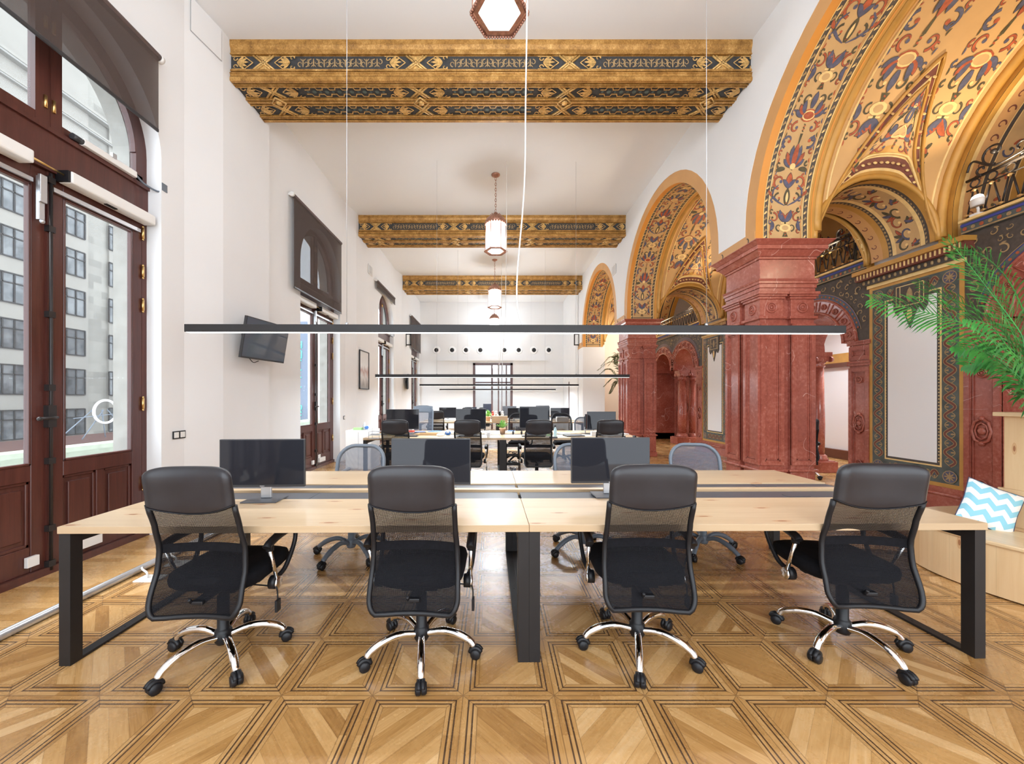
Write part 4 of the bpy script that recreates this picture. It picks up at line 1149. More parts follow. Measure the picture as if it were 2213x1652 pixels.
# hotel sign and brick house seen through the second door
t = thing('hotel_sign', 'vertical hotel sign in glowing turquoise letters outside the second window', 'sign', (-10.3, 20, 0)); w = MB(); w.box(-10.35, 20.12, -2.5, -9.75, 20.2, 5.5)
w.build('board', plain('blue_sign_board', (.13, .16, .22), .6), t, world=True)
LET = Mat('sign_letters', .5, color=(.08, .38, .34)).emit((.2, .85, .75), .22).m
GL_ = {'H': [(0, 0, 0, 4), (2, 0, 2, 4), (0, 2, 2, 2)], 'O': [(0, 0, 0, 4), (2, 0, 2, 4), (0, 0, 2, 0), (0, 4, 2, 4)], 'T': [(1, 0, 1, 4), (0, 4, 2, 4)], 'E': [(0, 0, 0, 4), (0, 0, 2, 0), (0, 4, 2, 4), (0, 2, 1.6, 2)], 'L': [(0, 0, 0, 4), (0, 0, 2, 0)], 'R': [(0, 0, 0, 4), (0, 4, 2, 4), (2, 2, 2, 4), (0, 2, 2, 2), (.8, 2, 2, 0)]}
for i, ch in enumerate('HOTEL'):
    w = MB(); z0 = CAMZ+(VY-745-i*21)*20/FPX-.19
    for (a, b_, c_, d_) in GL_[ch]: w.tube([(-10.22+a*.09, 20.10, z0+b_*.095), (-10.22+c_*.09, 20.10, z0+d_*.095)], .036, 4)
    w.build('letter', LET, t, world=True)
for i, ch in enumerate('RE'):
    w = MB(); z0 = CAMZ+(VY-885-i*21)*20/FPX-.19
    for (a, b_, c_, d_) in GL_[ch]: w.tube([(-10.22+a*.09, 20.10, z0+b_*.095), (-10.22+c_*.09, 20.10, z0+d_*.095)], .036, 4)
    w.build('letter', LET, t, world=True)
b = thing('brick_building', 'pale pink brick building beyond the hotel sign', 'building', (-15, 36, -9)); w = MB(); w.box(-24, 34, -9, -8, 40, 9); w.build('wall', plain('pale_brick', (.62, .50, .46), .9, nz=.06), b, world=True)
for i in range(5):
    for j in range(5):
        w = MB(); w.box(-18.5+j*1.9, 33.94, -1.5+i*2.0, -17.7+j*1.9, 34.0, -.2+i*2.0); w.build('window', M['white'], b, world=True)
t = thing('street_ground', 'grey street surface far below the windows', 'street', (-20, 20, -9)); w = MB(); w.box(-60, -20, -9.1, -4.3, 70, -9); w.build('paving', plain('asphalt', (.35, .35, .35), .9), t, world=True)
# ---------------------------------------------------------------- hanging lanterns and linear lamps
def lantern(loc, label, energy):
    x, y, z = loc; t = thing('lantern', label, 'lantern', (x, y, z), 0, 'hexagonal lanterns on chains')
    R = .215; H = .58; hexp = lambda r, a0=0: [(r*cos(a0+pi/3*i), r*sin(a0+pi/3*i)) for i in range(6)]
    m = MB()
    for i in range(6):
        (a, b), (c, d) = hexp(R)[i], hexp(R)[(i+1) % 6]
        m.tube([(a, b, 0), (a*.94, b*.94, H)], .009, 6)
        for z0, w in ((0, .016), (H, .012)):
            k = 1 if z0 == 0 else .94
            m.tube([(a*k, b*k, z0), (c*k, d*k, z0)], w, 6)
    O, I = hexp(R+.012), hexp(R-.045)
    m.add([(*p, -.012) for p in O]+[(*p, -.012) for p in I]+[(*p, .012) for p in O]+[(*p, .012) for p in I], [(i, (i+1) % 6, 6+(i+1) % 6, 6+i) for i in range(6)]+[(12+i, 18+i, 18+(i+1) % 6, 12+(i+1) % 6) for i in range(6)]+[(6+i, 6+(i+1) % 6, 18+(i+1) % 6, 18+i) for i in range(6)])
    for i in range(6):
        (a, b), (c, d) = hexp(R+.02)[i], hexp(R+.02)[(i+1) % 6]
        for j in range(10):
            t_ = (j+.5)/10; m.sphere((a+(c-a)*t_, b+(d-b)*t_, -.012), .012, 6, sc=(1, 1, 1.3))
    m.build('frame', M['copper'], t)
    g = MB()
    for i in range(6):
        (a, b), (c, d) = hexp(R*.985)[i], hexp(R*.985)[(i+1) % 6]; g.add([(a, b, .012), (c, d, .012), (c*.93, d*.93, H), (a*.93, b*.93, H)], [(0, 1, 2, 3)])
    g.add([(*p, .004) for p in hexp(R-.04)], [tuple(range(6))]); g.build('glass', M['lantern'], t)
    d = MB(); d.lathe([(.215, H-.03), (.215, H+.02), (.19, H+.07), (.13, H+.125), (.075, H+.15), (.07, H+.17), (.02, H+.18), (.02, H+.22)], n=24)
    for i in range(24):
        q = 2*pi*i/24; d.sphere((.214*cos(q), .214*sin(q), H-.035), .022, 6, sc=(1, 1, 1.2))
        if i % 2: d.sphere((.105*cos(q), .105*sin(q), H+.155), .014, 6)
    d.build('dome', M['copper'], t)
    top = CEIL-z; c = MB(); n = int((top-H-.25)/.055)
    for i in range(n):
        zz = H+.23+i*.055+.02; e = i % 2
        c.tube([(.016*cos(q)*(1-e), .016*cos(q)*e, zz+.036*sin(q)) for q in [2*pi*j/10 for j in range(10)]], .005, 5, closed=True)
    c.build('chain', M['copper'], t)
    c = MB(); c.lathe([(.02, top-.06), (.085, top-.02), (.09, top)], n=18); c.build('ceiling_rose', M['copper'], t)
    lamp('lantern_bulb', 'POINT', (x, y, z+.28), energy, (.86, .94, 1), .15)
    return t
for (y, z, s) in ((3.10, 4.56, 'nearest hexagonal lantern, cut by the top edge, seen from below'), (7.95, 4.50, 'second hexagonal lantern on a chain in front of the second carved beam'), (12.8, 4.50, 'third, smaller hexagonal lantern on a chain in front of the farthest carved beam'), (17.3, 4.50, 'farthest hexagonal lantern just above the nearest linear lamp')):
    lantern((.05, y, z), s, (72, 56, 125, 115)[int(y/4.5)])
RZ = .7*pi/180
for i, (y, s) in enumerate(((2.90, 'nearest long black linear lamp hanging over the front desk'), (7.50, 'second long black linear lamp hanging over the second desk row'), (11.98, 'third long black linear lamp hanging over the third desk row'), (16.4, 'farthest and shortest looking black linear lamp before the end wall'))):
    z = [1.93, 1.855, 1.84, 1.81][i]
    t = thing('linear_lamp', s, 'lamp', (.19, y, z), RZ, 'black linear lamps over the desks')
    m = MB(); m.box(-2.48, -.027, 0, 2.48, .027, .058); m.build('housing', M['black'], t, bevel=.003)
    m = MB(); m.box(-2.47, -.022, -.0012, 2.47, .022, 0); m.build('diffuser', M['led'], t)
    lamp('linear_lamp_light', 'AREA', (.19, y, z-.012), 14 if i == 0 else (60 if i < 2 else 130), (.84, .93, 1), 4.9, .045, (0, 0, RZ))
    for k, a in enumerate((-1.29, 1.43)):
        m = MB(); m.cyl((a, 0, .058), (a, 0, CEIL-z), .0022, n=5); m.cyl((a, 0, .055), (a, 0, .075), .012, n=8); m.build('hanging_wire', M['alu'], t)
    m = MB(); p = [(.03, 0, .058), (.0, 0, .15), (-.012, 0, .28), (-.005, 0, .5), (.045, 0, 1.12), (.055, 0, 1.8), (.07, 0, 2.8), (.07, 0, CEIL-z)]
    m.tube(smooth_path([(a, b, c) for a, b, c in p], 6), .006, 6); m.build('power_cable', M['whiteplastic'], t)

# ---------------------------------------------------------------- office chairs
def rr_outline(w, h, r, n=6):
    pts = []
    for (cx, cy, a0) in ((w/2-r, h/2-r, 0), (-w/2+r, h/2-r, pi/2), (-w/2+r, -h/2+r, pi), (w/2-r, -h/2+r, 3*pi/2)):
        pts += [(cx+r*cos(a0+pi/2*i/n), cy+r*sin(a0+pi/2*i/n)) for i in range(n+1)]
    return pts
def interp(tab, z):
    if z <= tab[0][0]: return tab[0][1]
    for (a, b), (c, d) in zip(tab[:-1], tab[1:]):
        if z <= c: t = (z-a)/(c-a); t = t*t*(3-2*t)*.5+t*.5; return b+(d-b)*t
    return tab[-1][1]
BY = [(.345, -.215), (.42, -.19), (.56, -.145), (.66, -.14), (.78, -.175), (.90, -.215), (1.09, -.245)]
BWD = [(.33, .445), (.40, .455), (.50, .450), (.64, .438), (.78, .425), (.90, .425), (1.09, .42)]
def star_base(t, mat, r=.30, hub=.115, w=.021, arch=.02, cast=M['plastic'], flat=1.0):
    h = MB(); h.lathe([(.034, .075), (.042, .09), (.042, .145), (.034, .155), (.030, .16), (.030, .34), (.022, .341), (.022, .42)], n=18); h.build('gas_column', M['plastic'] if mat is M['chrome'] else mat, t)
    leg = MB(); leg.tube(smooth_path([(.03, 0, hub), (.12, 0, hub+arch), (.21, 0, hub+arch*.4), (.275, 0, hub-.022), (r, 0, .062)], 5), [w*.85]*5+[w*.95]*5+[w]*5+[w*.9]*5+[w*.7], 10, flat=flat)
    c = MB(); c.lathe([(.008, .045), (.008, .07)], (r, 0, 0), 8)
    for e in (-1, 1):
        c.lathe([(.0, e*.002), (.026, e*.002), (.0285, e*.006), (.0285, e*.022), (.022, e*.028), (0, e*.029)], (r+.012, 0, .027), 16, axis='y')
    c.add([], [])
    qs = lin(.35, pi-.1, 9)
    for e in (-1, 1): c.tube([(r+.012+.031*cos(q), e*.010, .029+.031*sin(q)) for q in qs], .012, 6)
    for i in range(5):
        if i == 0:
            l = leg.build('leg', mat, t); k = c.build('caster', cast, l)
        else:
            l2 = l.copy(); COL.objects.link(l2); l2.parent = t; k2 = k.copy(); COL.objects.link(k2); k2.parent = l2; l2.rotation_euler = (0, 0, 2*pi*i/5)
def turn_base(t, ang):
    i = 0
    for ch in t.children:
        if ch.name.startswith('leg'): ch.rotation_euler = (0, 0, ang-t.rotation_euler[2]+2*pi*i/5); i += 1
def exec_chair(weave=0):
    t = thing('office_chair', '', 'office chair')
    us = lin(-1, 1, 17)
    # mesh back
    def surf(u, z, bulge=.035): return Vector((u*interp(BWD, z)/2, interp(BY, z)+bulge*(u*u-.5)*-1+0*z, z))
    def rim(z): return 1 if z > .42 else max(.0, sqrt(max(0, 1-((.42-z)/.095)**2))*.24+.76)
    zz = lin(.335, .91, 26)
    b = MB(); b.grid(lambda u, z: surf(u*rim(z), z), us, zz, mf=lambda i, j: 1 if (zz[j] > .615 and zz[j] < .665) else (0 if zz[j] > .6 else 2))
    b.build('mesh_back', [M['weave'], M['fabric'], M['weave2']], t)
    f = MB(); path = [surf(-1, z) for z in lin(.90, .43, 14)]+[surf(-rim(z), z) for z in lin(.41, .335, 6)]+[surf(u*.72, .331) for u in lin(-.9, .9, 7)]+[surf(rim(z), z) for z in lin(.335, .41, 6)]+[surf(1, z) for z in lin(.43, .90, 14)]
    f.tube(path, .0125, 8, flat=1.1); f.build('back_frame', M['plastic'], t)
    # leather headrest
    hr = MB(); N = 24
    def pad(u, v, sd):
        zt = 1.097-.018*abs(u)**6; zl = .90-.055*(1-u*u)
        z = zl+(zt-zl)*v; e = min(1, (1-abs(u))*7)**.5 if abs(u) < 1 else 0; ev = min(1, (1-v)*6)**.5 if v < 1 else 0
        rnd = 1-.10*max(0, (v-.80)/.20)**2.2
        p = surf(u*1.02*rnd, z, .035); th = .006+.026*e*ev*(1 if v > .02 else .35)
        return p+Vector((0, sd*th-.004, 0))
    uu = lin(-1, 1, N); vv = [0, .03, .08, .2, .35, .5, .65, .78, .88, .94, .98, 1]
    hr.grid(lambda u, v: pad(u, v, -1), uu, vv); hr.grid(lambda u, v: pad(u, v, 1), uu, vv)
    for a in (0, 1): hr.grid(lambda q, v, a=a: pad(-1 if a == 0 else 1, v, q), [-1, 1], vv)
    hr.grid(lambda u, q: pad(u, 1, q), uu, [-1, 1]); hr.grid(lambda u, q: pad(u, 0, q), uu, [-1, 1])
    o = hr.build('headrest', M['leather'], t, fix=True)
    st = MB(); st.tube([pad(u, .035, -1)+Vector((0, -.002, 0)) for u in uu], .003, 5); st.build('seam', M['plastic'], o)
    # seat
    s = MB()
    def seatp(a, b):
        q = a*2*pi; ex = .46
        cx, cy = abs(cos(q))**ex*(1 if cos(q) > 0 else -1), abs(sin(q))**ex*(1 if sin(q) > 0 else -1)
        prof = [(0, .495, 0), (.5, .505, 0), (.85, .512, 1), (.97, .500, 1), (1, .475, 1), (.98, .445, 1), (.90, .425, 1), (.5, .42, 1), (0, .42, 1)]
        k = b*(len(prof)-1); i = min(int(k), len(prof)-2); w = k-i
        r = prof[i][0]*(1-w)+prof[i+1][0]*w; z = prof[i][1]*(1-w)+prof[i+1][1]*w
        y = .085+cy*r*.245
        if y > .22 and z > .43: z -= (y-.22)*.12
        return Vector((cx*r*.245, y, z))
    s.grid(seatp, lin(0, 1, 33)[:-1], lin(0, 1, 17), close_u=True); s.build('seat', M['fabric'], t)
    m = MB(); m.box(-.10, -.06, .375, .10, .17, .425); m.box(-.03, -.20, .385, .03, -.05, .405); m.box(-.20, .00, .405, .20, .05, .42); m.tube([(-.03, -.19, .395), (-.03, -.21, .42)], .01, 6)
    m.build('mechanism', M['plastic'], t, bevel=.006)
    l = MB(); l.tube(smooth_path([(.08, .03, .385), (.26, .02, .375), (.285, .02, .36), (.29, .02, .30)], 4), .0045, 6)
    l.box(.283, .0, .235, .297, .04, .30); l.build('lever', M['plastic'], t, bevel=.005)
    for e in (-1, 1):
        a = MB(); path = smooth_path([(e*.245, .06, .395), (e*.272, .13, .43), (e*.285, .21, .54), (e*.287, .225, .615), (e*.284, .18, .645), (e*.282, .05, .655), (e*.282, -.05, .64), (e*.282, -.075, .625)], 5)
        n = len(path); a.tube(path, [.013+.010*min(1, max(0, (i/n-.5)*5)) for i in range(n)], 8, flat=1.0); a.cyl((e*.282, -.045, .60), (e*.282, -.045, .63), .020, n=10)
        o = a.build('armrest', M['plastic'], t)
        c = MB(); c.cyl((e*.272, .045, .40), (e*.282, -.045, .605), .0105, n=10); c.lathe([(0, .0), (.034, .0), (.036, e*.008), (.028, e*.014), (0, e*.015)], (e*.272, .05, .385), 18, axis='x'); c.build('chrome_strut', M['chrome'], o)
        c = MB(); c.cyl((e*.235, .05, .385), (e*.272, .05, .385), .037, n=16); c.build('hinge_housing', M['plastic'], o)
    star_base(t, M['chrome'])
    return t
EC = exec_chair(); used = [0]
def place(proto, used, x, y, deg, base, label, group):
    o = proto if used[0] == 0 else dup(proto); used[0] += 1
    put(o, (x, y, 0), radians(deg), label, group); turn_base(o, radians(base)); return o
G1 = 'black mesh office chairs with leather headrests'
place(EC, used, -1.506, 2.143, 1, -117, 'black mesh office chair turned right at the left end of the front desk', G1)
place(EC, used, -.405, 2.17, -1, -80, 'black mesh office chair left of the desk joint, squarely facing the front desk', G1)
place(EC, used, .825, 2.205, -3, -108, 'black mesh office chair just right of the desk joint at the front desk', G1)
place(EC, used, 2.03, 2.234, -6, -81, 'black mesh office chair turned left at the right end of the front desk', G1)
for x, y, d, s in ((-1.60, 6.45, 3, 'leftmost black mesh chair at the near side of the second desk'), (-.40, 6.45, -4, 'second black mesh chair from the left at the second desk, left of the plant pot'), (.73, 6.45, 2, 'black mesh chair at the second desk right of the wire shelf'), (1.90, 6.45, -2, 'rightmost black mesh chair at the second desk, by the computer mouse')):
    place(EC, used, x, y, d, d*7+30, s, G1)
place(EC, used, 5.60, 7.05, -20, 20, 'black mesh chair half hidden behind the nearest marble pillar', G1)
for x, y, d, s in ((-1.65, 11.2, 5, 'far black mesh chair at the third desk beside the tall grey chair'), (-1.05, 15.75, 3, 'black chair far back at the fourth desk, only its headrest showing'), (-.35, 15.8, -3, 'black chair far back at the fourth desk beside the end wall door')):
    place(EC, used, x, y, d, 40, s, G1)
def task_chair(c, weave, tall=0, name='task_chair'):
    t = thing(name, '', 'office chair'); H = .52+tall
    o_ = rr_outline(.46, H, .15, 6); bz = .45+H/2
    def P(a, b): z = bz+b; return Vector((a, -.20-.10*((z-.6)/.4)+.10*(a/.23)**2*.6-.02*sin((z-.45)*6), z))
    f = MB(); f.tube([P(a, b) for a, b in o_], .022, 8, closed=True, flat=.8); f.build('back_frame', c, t)
    m = MB(); n = len(o_); v = [P(a*(1-k), b*(1-k)) for k in (0, .3, .6, .85) for a, b in o_]+[P(0, 0)]
    fs = [(k*n+i, k*n+(i+1) % n, (k+1)*n+(i+1) % n, (k+1)*n+i) for k in range(3) for i in range(n)]+[(3*n+i, 3*n+(i+1) % n, 4*n) for i in range(n)]
    m.add(v, fs, 0, True); m.build('mesh_back', weave, t)
    s = MB(); s.tube([(0, -.03, .40), (0, -.22, .40), (0, -.26, .50), (0, -.235, .66)], .022, 8, flat=.6); s.box(-.12, -.245, .60, .12, -.225, .64); s.build('back_support', c, t)
    s = MB()
    def sp(a, b):
        q = a*2*pi; ex = .55; cx, cy = abs(cos(q))**ex*(1 if cos(q) > 0 else -1), abs(sin(q))**ex*(1 if sin(q) > 0 else -1)
        prof = [(0, .47), (.6, .475), (.9, .475), (1, .45), (.97, .415), (.6, .405), (0, .405)]; k = b*6; i = min(int(k), 5); w = k-i
        r = prof[i][0]*(1-w)+prof[i+1][0]*w; z = prof[i][1]*(1-w)+prof[i+1][1]*w; return Vector((cx*r*.24, .06+cy*r*.23, z))
    s.grid(sp, lin(0, 1, 29)[:-1], lin(0, 1, 13), close_u=True); s.build('seat', M['fabric'], t)
    for e in (-1, 1):
        a = MB(); a.tube(smooth_path([(e*.16, .05, .40), (e*.28, .05, .42), (e*.30, .04, .52), (e*.30, .03, .62)], 4), .016, 8); a.box(e*.30-.035, -.08, .62, e*.30+.035, .16, .645); a.build('armrest', c, t, bevel=.008)
    star_base(t, c, .32, .12, .022, .03)
    return t
TC = task_chair(M['gplastic'], M['gweave']); u2 = [0]
G2 = 'grey mesh task chairs'
place(TC, u2, -1.30, 3.52, 176, -115, 'grey task chair across the front desk by the left monitor', G2)
place(TC, u2, .86, 3.62, 186, 205, 'grey task chair across the front desk, half hidden by the right monitor', G2)
place(TC, u2, 1.98, 3.62, 172, -60, 'grey blue task chair across the front desk just left of the nearest marble pillar', G2)
place(TC, u2, 2.24, 9.3, 178, 0, 'small grey task chair behind the second desk near the right monitor', G2)
TC2 = task_chair(M['plastic'], M['weave'], .12); u3 = [0]
G3 = 'black mesh task chairs with rounded backs'
place(TC2, u3, 1.60, 8.75, 182, 0, 'rounded black mesh chair behind the second desk in front of the paper trays', G3)
place(TC2, u3, .58, 8.70, 175, 10, 'rounded black mesh chair behind the second desk, partly hidden by the middle monitor', G3)
TC3 = task_chair(M['gplastic'], M['gweave'], .30, 'tall_task_chair'); u4 = [0]
hd = MB(); hd.grid(lambda u, v: Vector((u*.21, -.33+.03*u*u, 1.13+.15*v-.01*u*u)), lin(-1, 1, 12), lin(0, 1, 6)); hd.build('headrest', M['gplastic'], TC3, solid=.04)
place(TC3, u4, -1.58, 8.35, 180, 20, 'tall grey chair with a headrest behind the second desk', 'tall grey task chairs')

# ---------------------------------------------------------------- bench desks
def desk(px, py, rz, w, label, group, strip=True):
    t = thing('bench_desk', label, 'desk', (px, py, 0), rz, group); D = 1.58; Z = .75; tk = .038
    for a, b in ((0, .56), (1.02, D)):
        m = MB(); m.box(.001, a, Z-tk, w-.001, b, Z); m.build('tabletop', M['pine'], t, bevel=.002)
    for a, b in ((.565, .765), (.885, 1.015)):
        m = MB(); m.box(.01, a, Z-.045, w-.01, b, Z-.008); m.box(w*.42, a-.001, Z-.0085, w*.42+.003, b+.001, Z-.0065); m.box(w*.75, a+.04, Z-.009, w*.75+.16, a+.10, Z-.0055); m.build('cable_tray', M['tray'], t)
    m = MB(); m.box(0, .80, Z-.06, w, .86, Z+.004); m.build('divider_strip', M['pine'], t, bevel=.002)
    for x in (.0, w-.06):
        m = MB(); a, b = .0, D-.0
        m.box(x, a+.01, 0, x+.06, a+.075, Z-tk); m.box(x, b-.075, 0, x+.06, b-.01, Z-tk); m.box(x, a+.075, 0, x+.06, b-.075, .014); m.box(x, a+.075, Z-tk-.06, x+.06, b-.075, Z-tk)
        for q in (.35, .8, 1.2): m.cyl((x+.03, q, .014), (x+.03, q, .017), .006, n=8)
        m.build('leg_frame', M['black'], t, bevel=.002)
    return t
def desk_row(x, y, group, labels, w=2.535):
    for i in range(2):
        desk(x+i*w*cos(RZ), y+i*w*sin(RZ), RZ, w, labels[i], group)
desk_row(-2.325, 2.045, 'pine bench desks of the front row', ('left half of the front pine bench desk, carrying the left monitors', 'right half of the front pine bench desk, its corner beside the curved bench'), 2.52)
desk_row(-2.28, 6.72, 'pine bench desks of the second row', ('left half of the second pine desk, cluttered with papers', 'right half of the second pine desk, with laptop and mouse'), 2.45)
desk_row(-2.2, 11.4, 'pine bench desks of the third row', ('left half of the third pine desk far back', 'right half of the third pine desk far back'), 2.45)
desk_row(-2.1, 16.0, 'pine bench desks of the last row', ('left half of the last pine desk before the end wall', 'right half of the last pine desk before the end wall'), 2.3)

# ---------------------------------------------------------------- monitors
def monitor(w=.552, h=.318, z0=.095):
    t = thing('monitor', '', 'monitor')
    m = MB(); m.box(-w/2, 0, z0, w/2, .022, z0+h); m.box(-w*.35, .02, z0+.05, w*.35, .05, z0+h-.05); m.build('casing', M['bezel'], t, bevel=.003)
    m = MB(); m.box(-w/2+.006, -.0015, z0+.016, w/2-.006, 0, z0+h-.006); m.build('screen', M['screen'], t)
    m = MB(); m.box(-w/2, -.002, z0, w/2, -.0005, z0+.013); o = m.build('chin', M['bezel'], t)
    m = MB()
    for i, (a, b) in enumerate(((-.014, .008), (-.004, .006), (.004, .004), (.010, .004))): m.box(a, -.003, z0+.004, a+b, -.002, z0+.009)
    m.build('badge', M['alu'], o)
    m = MB(); m.box(-.035, .045, .01, .035, .062, z0+h*.6); m.build('stand_column', M['alu'], t, bevel=.004)
    m = MB(); m.box(-.115, -.055, 0, .115, .125, .009); m.build('stand_foot', M['tray'], t, bevel=.004)
    return t
MO = monitor(); um = [0]
def mon(x, y, z, deg, s, sc=1):
    o = MO if um[0] == 0 else dup(MO); um[0] += 1
    put(o, (x, y, z), radians(deg), s, 'black flat screen monitors'); o.scale = (sc, sc, sc); return o
mon(-1.54, 2.56, .75, 3, 'black monitor at the left end of the front desk reflecting a chair')
mon(-.43, 2.64, .75, -1, 'black monitor behind the second chair of the front desk', .99)
mon(.82, 2.68, .75, 1, 'black monitor behind the third chair of the front desk')
def monp(px0, px1, ptop, Y, deg, s):
    w = (px1-px0)*Y/FPX; sc = w/.552; zt = CAMZ+(VY-ptop)*Y/FPX; z = .75; x = ((px0+px1)/2-VX)*Y/FPX
    sz = (zt-.75)/(.095+.318); o = mon(x, Y, .75, deg, s); o.scale = (sc, 1, sz); return o
monp(835, 905, 885, 7.25, 0, 'grey black monitor at the left of the second desk beside the tall grey chair')
monp(985, 1050, 884, 7.25, 0, 'black monitor behind the second chair of the second desk')
monp(1123, 1188, 879, 7.25, 0, 'black monitor in the middle of the second desk right of the plant pot')
monp(1269, 1331, 890, 7.25, 0, 'black monitor at the right of the second desk beside the pillar')
monp(1256, 1285, 895, 7.6, 60, 'black monitor seen edge-on behind the right monitor of the second desk')
monp(949, 986, 881, 11.9, 0, 'small looking monitor at the third desk between the tall chair and its neighbour')
monp(1097, 1125, 882, 11.9, 0, 'small looking monitor at the third desk left of the rounded black chair')
monp(1190, 1231, 882, 11.9, 0, 'small looking monitor at the third desk above the rounded black chair')
monp(1086, 1116, 878, 12.6, 180, 'far monitor turned away at the back of the third desk')
monp(1158, 1187, 877, 16.6, 0, 'tiny monitor at the last desk right of the end wall door')
monp(1044, 1062, 873, 12.4, 15, 'narrow monitor turned upright at the third desk before the end wall door')
monp(1005, 1030, 880, 16.6, 0, 'tiny monitor at the last desk left of the end wall door')

# ---------------------------------------------------------------- things on the second and third desks
def flat(px, py, Y=None, z=.75): 
    Y = FPX*(CAMZ-z)/(py-VY) if Y is None else Y
    return Vector(((px-VX)*Y/FPX, Y, z))
def simple(name, label, cat, loc, parts, group=None, rz=0):
    if len(parts) == 1:
        n, mb, m = parts[0]; o = mb.build(name, m, bevel=.002); o.location = loc; o.rotation_euler = (0, 0, rz); tag(o, label, cat, group); return o
    t = thing(name, label, cat, loc, rz, group)
    for n, mb, m in parts: mb.build(n, m, t, bevel=.002)
    return t
LEAF = plain('fresh_green_leaf', (.16, .36, .07), .5, nz=.3, nsc=30); TERRA = plain('pale_terracotta', (.62, .38, .24), .7)
def plant(loc, s, label, group):
    t = thing('potted_plant', label, 'plant', loc, 0, group)
    m = MB(); m.lathe([(.045*s, 0), (.06*s, .10*s), (.066*s, .10*s), (.066*s, .125*s), (.056*s, .125*s), (.05*s, .11*s), (0, .11*s)], n=16); m.build('pot', TERRA, t)
    f = MB(); rd = random.Random(int(s*100))
    for i in range(70):
        a, el = rd.uniform(0, 2*pi), rd.uniform(.1, 1.4); r = s*rd.uniform(.05, .12); c = Vector((cos(a)*cos(el)*r, sin(a)*cos(el)*r, .14*s+sin(el)*r)); d = c-Vector((0, 0, .10*s)); d.normalize(); u = d.cross(Vector((0, 0, 1))).normalized(); L = .035*s; wv = .016*s
        f.add([c-d*L*.5, c+u*wv+d*L*.1, c+d*L, c-u*wv+d*L*.1], [(0, 1, 2, 3)]); f.tube([Vector((0, 0, .11*s)), c], .0015*s, 4)
    f.build('foliage', LEAF, t)
plant(flat(1086, 939), 1.0, 'leafy green plant in a terracotta pot at the middle of the second desk', 'small potted plants on the desks')
plant(flat(1055, 911), 1.25, 'green plant in a pale pot on the third desk beside a monitor', 'small potted plants on the desks')
PAPER = plain('white_paper', (.80, .80, .80), .6); BLUEP = plain('blue_plastic', (.05, .16, .45), .4); GREENP = plain('light_green_plastic', (.35, .62, .25), .5); REDP = plain('red_card', (.6, .08, .05), .5); KRAFT = plain('cardboard', (.52, .36, .20), .8)
def bx(w, d, h): return MB().box(-w/2, -d/2, 0, w/2, d/2, h)
simple('laptop', 'closed black laptop lying on the right of the second desk', 'laptop', flat(1240, 943), [('lid', bx(.34, .24, .012), M['bezel']), ('body', MB().box(-.17, -.12, .012, .17, .12, .022), M['tray'])], rz=.15)
simple('computer_mouse', 'black computer mouse at the right end of the second desk', 'mouse', flat(1371, 945), [('b', MB().sphere((0, 0, .0), .04, 12, sc=(.8, 1.3, .8)), M['plastic'])])
simple('computer_mouse', 'small dark mouse left of its twin by the rightmost chair of the second desk', 'mouse', flat(1349, 945), [('b', MB().sphere((0, 0, .0), .03, 12, sc=(.8, 1.2, .8)), M['plastic'])])
simple('keyboard', 'grey keyboard behind the rightmost chair of the second desk', 'keyboard', flat(1325, 943), [('case', bx(.42, .14, .015), M['alu']), ('keys', MB().box(-.20, -.06, .015, .20, .06, .022), M['white'])])
simple('white_box', 'white cardboard box beside the rightmost chair of the second desk', 'box', flat(1283, 943), [('b', bx(.10, .10, .09), PAPER)])
simple('paper_stack', 'loose white papers left of the plant on the second desk', 'papers', flat(1064, 940), [('s', bx(.26, .20, .02), PAPER)], 'paper stacks on the second desk', .2)
simple('paper_stack', 'white papers between the laptop and the white box', 'papers', flat(1266, 942), [('s', bx(.20, .28, .008), PAPER)], 'paper stacks on the second desk', -.1)
simple('paper_stack', 'blue and white notebook pile right of the plant on the second desk', 'papers', flat(1104, 935), [('s', bx(.16, .14, .03), PAPER), ('cover', MB().box(-.08, -.07, .03, .08, .07, .036), BLUEP)], 'paper stacks on the second desk')
simple('wooden_tray', 'shallow wooden tray left of the second monitor on the second desk', 'tray', flat(925, 940), [('t', MB().box(-.2, -.13, 0, .2, .13, .008).box(-.2, -.13, .008, .2, -.12, .03).box(-.2, .12, .008, .2, .13, .03).box(-.2, -.12, .008, -.19, .12, .03).box(.19, -.12, .008, .2, .12, .03), KRAFT)], rz=-.05)
simple('tablet', 'dark blue tablet leaning on the wooden tray of the second desk', 'tablet', flat(906, 935), [('body', bx(.26, .18, .012), M['bezel']), ('glass', MB().box(-.12, -.08, .012, .12, .08, .0135), BLUEP)], rz=.3)
simple('crumpled_bag', 'red and white paper bag on the second desk beside the leftmost chair', 'bag', flat(888, 938), [('bag', MB().lathe([(.05, 0), (.075, .03), (.06, .09), (.07, .13), (.04, .14)], n=7, smooth=False), PAPER), ('print', MB().lathe([(.078, .035), (.068, .075)], n=7, smooth=False), REDP)])
simple('tissue_pack', 'crumpled blue packet on the second desk left of the second chair', 'packet', flat(968, 941), [('pack', MB().sphere((0, 0, .04), .055, 9, sc=(1.1, .8, .8)), BLUEP), ('tissue', MB().lathe([(.05, .05), (.02, .09), (.04, .10)], n=6, smooth=False), PAPER)])
simple('plastic_wrap', 'clear crumpled plastic wrap left of the blue packet', 'wrap', flat(952, 943), [('wrap', MB().sphere((0, 0, .02), .06, 8, sc=(1.3, 1, .5)), M['white'])])
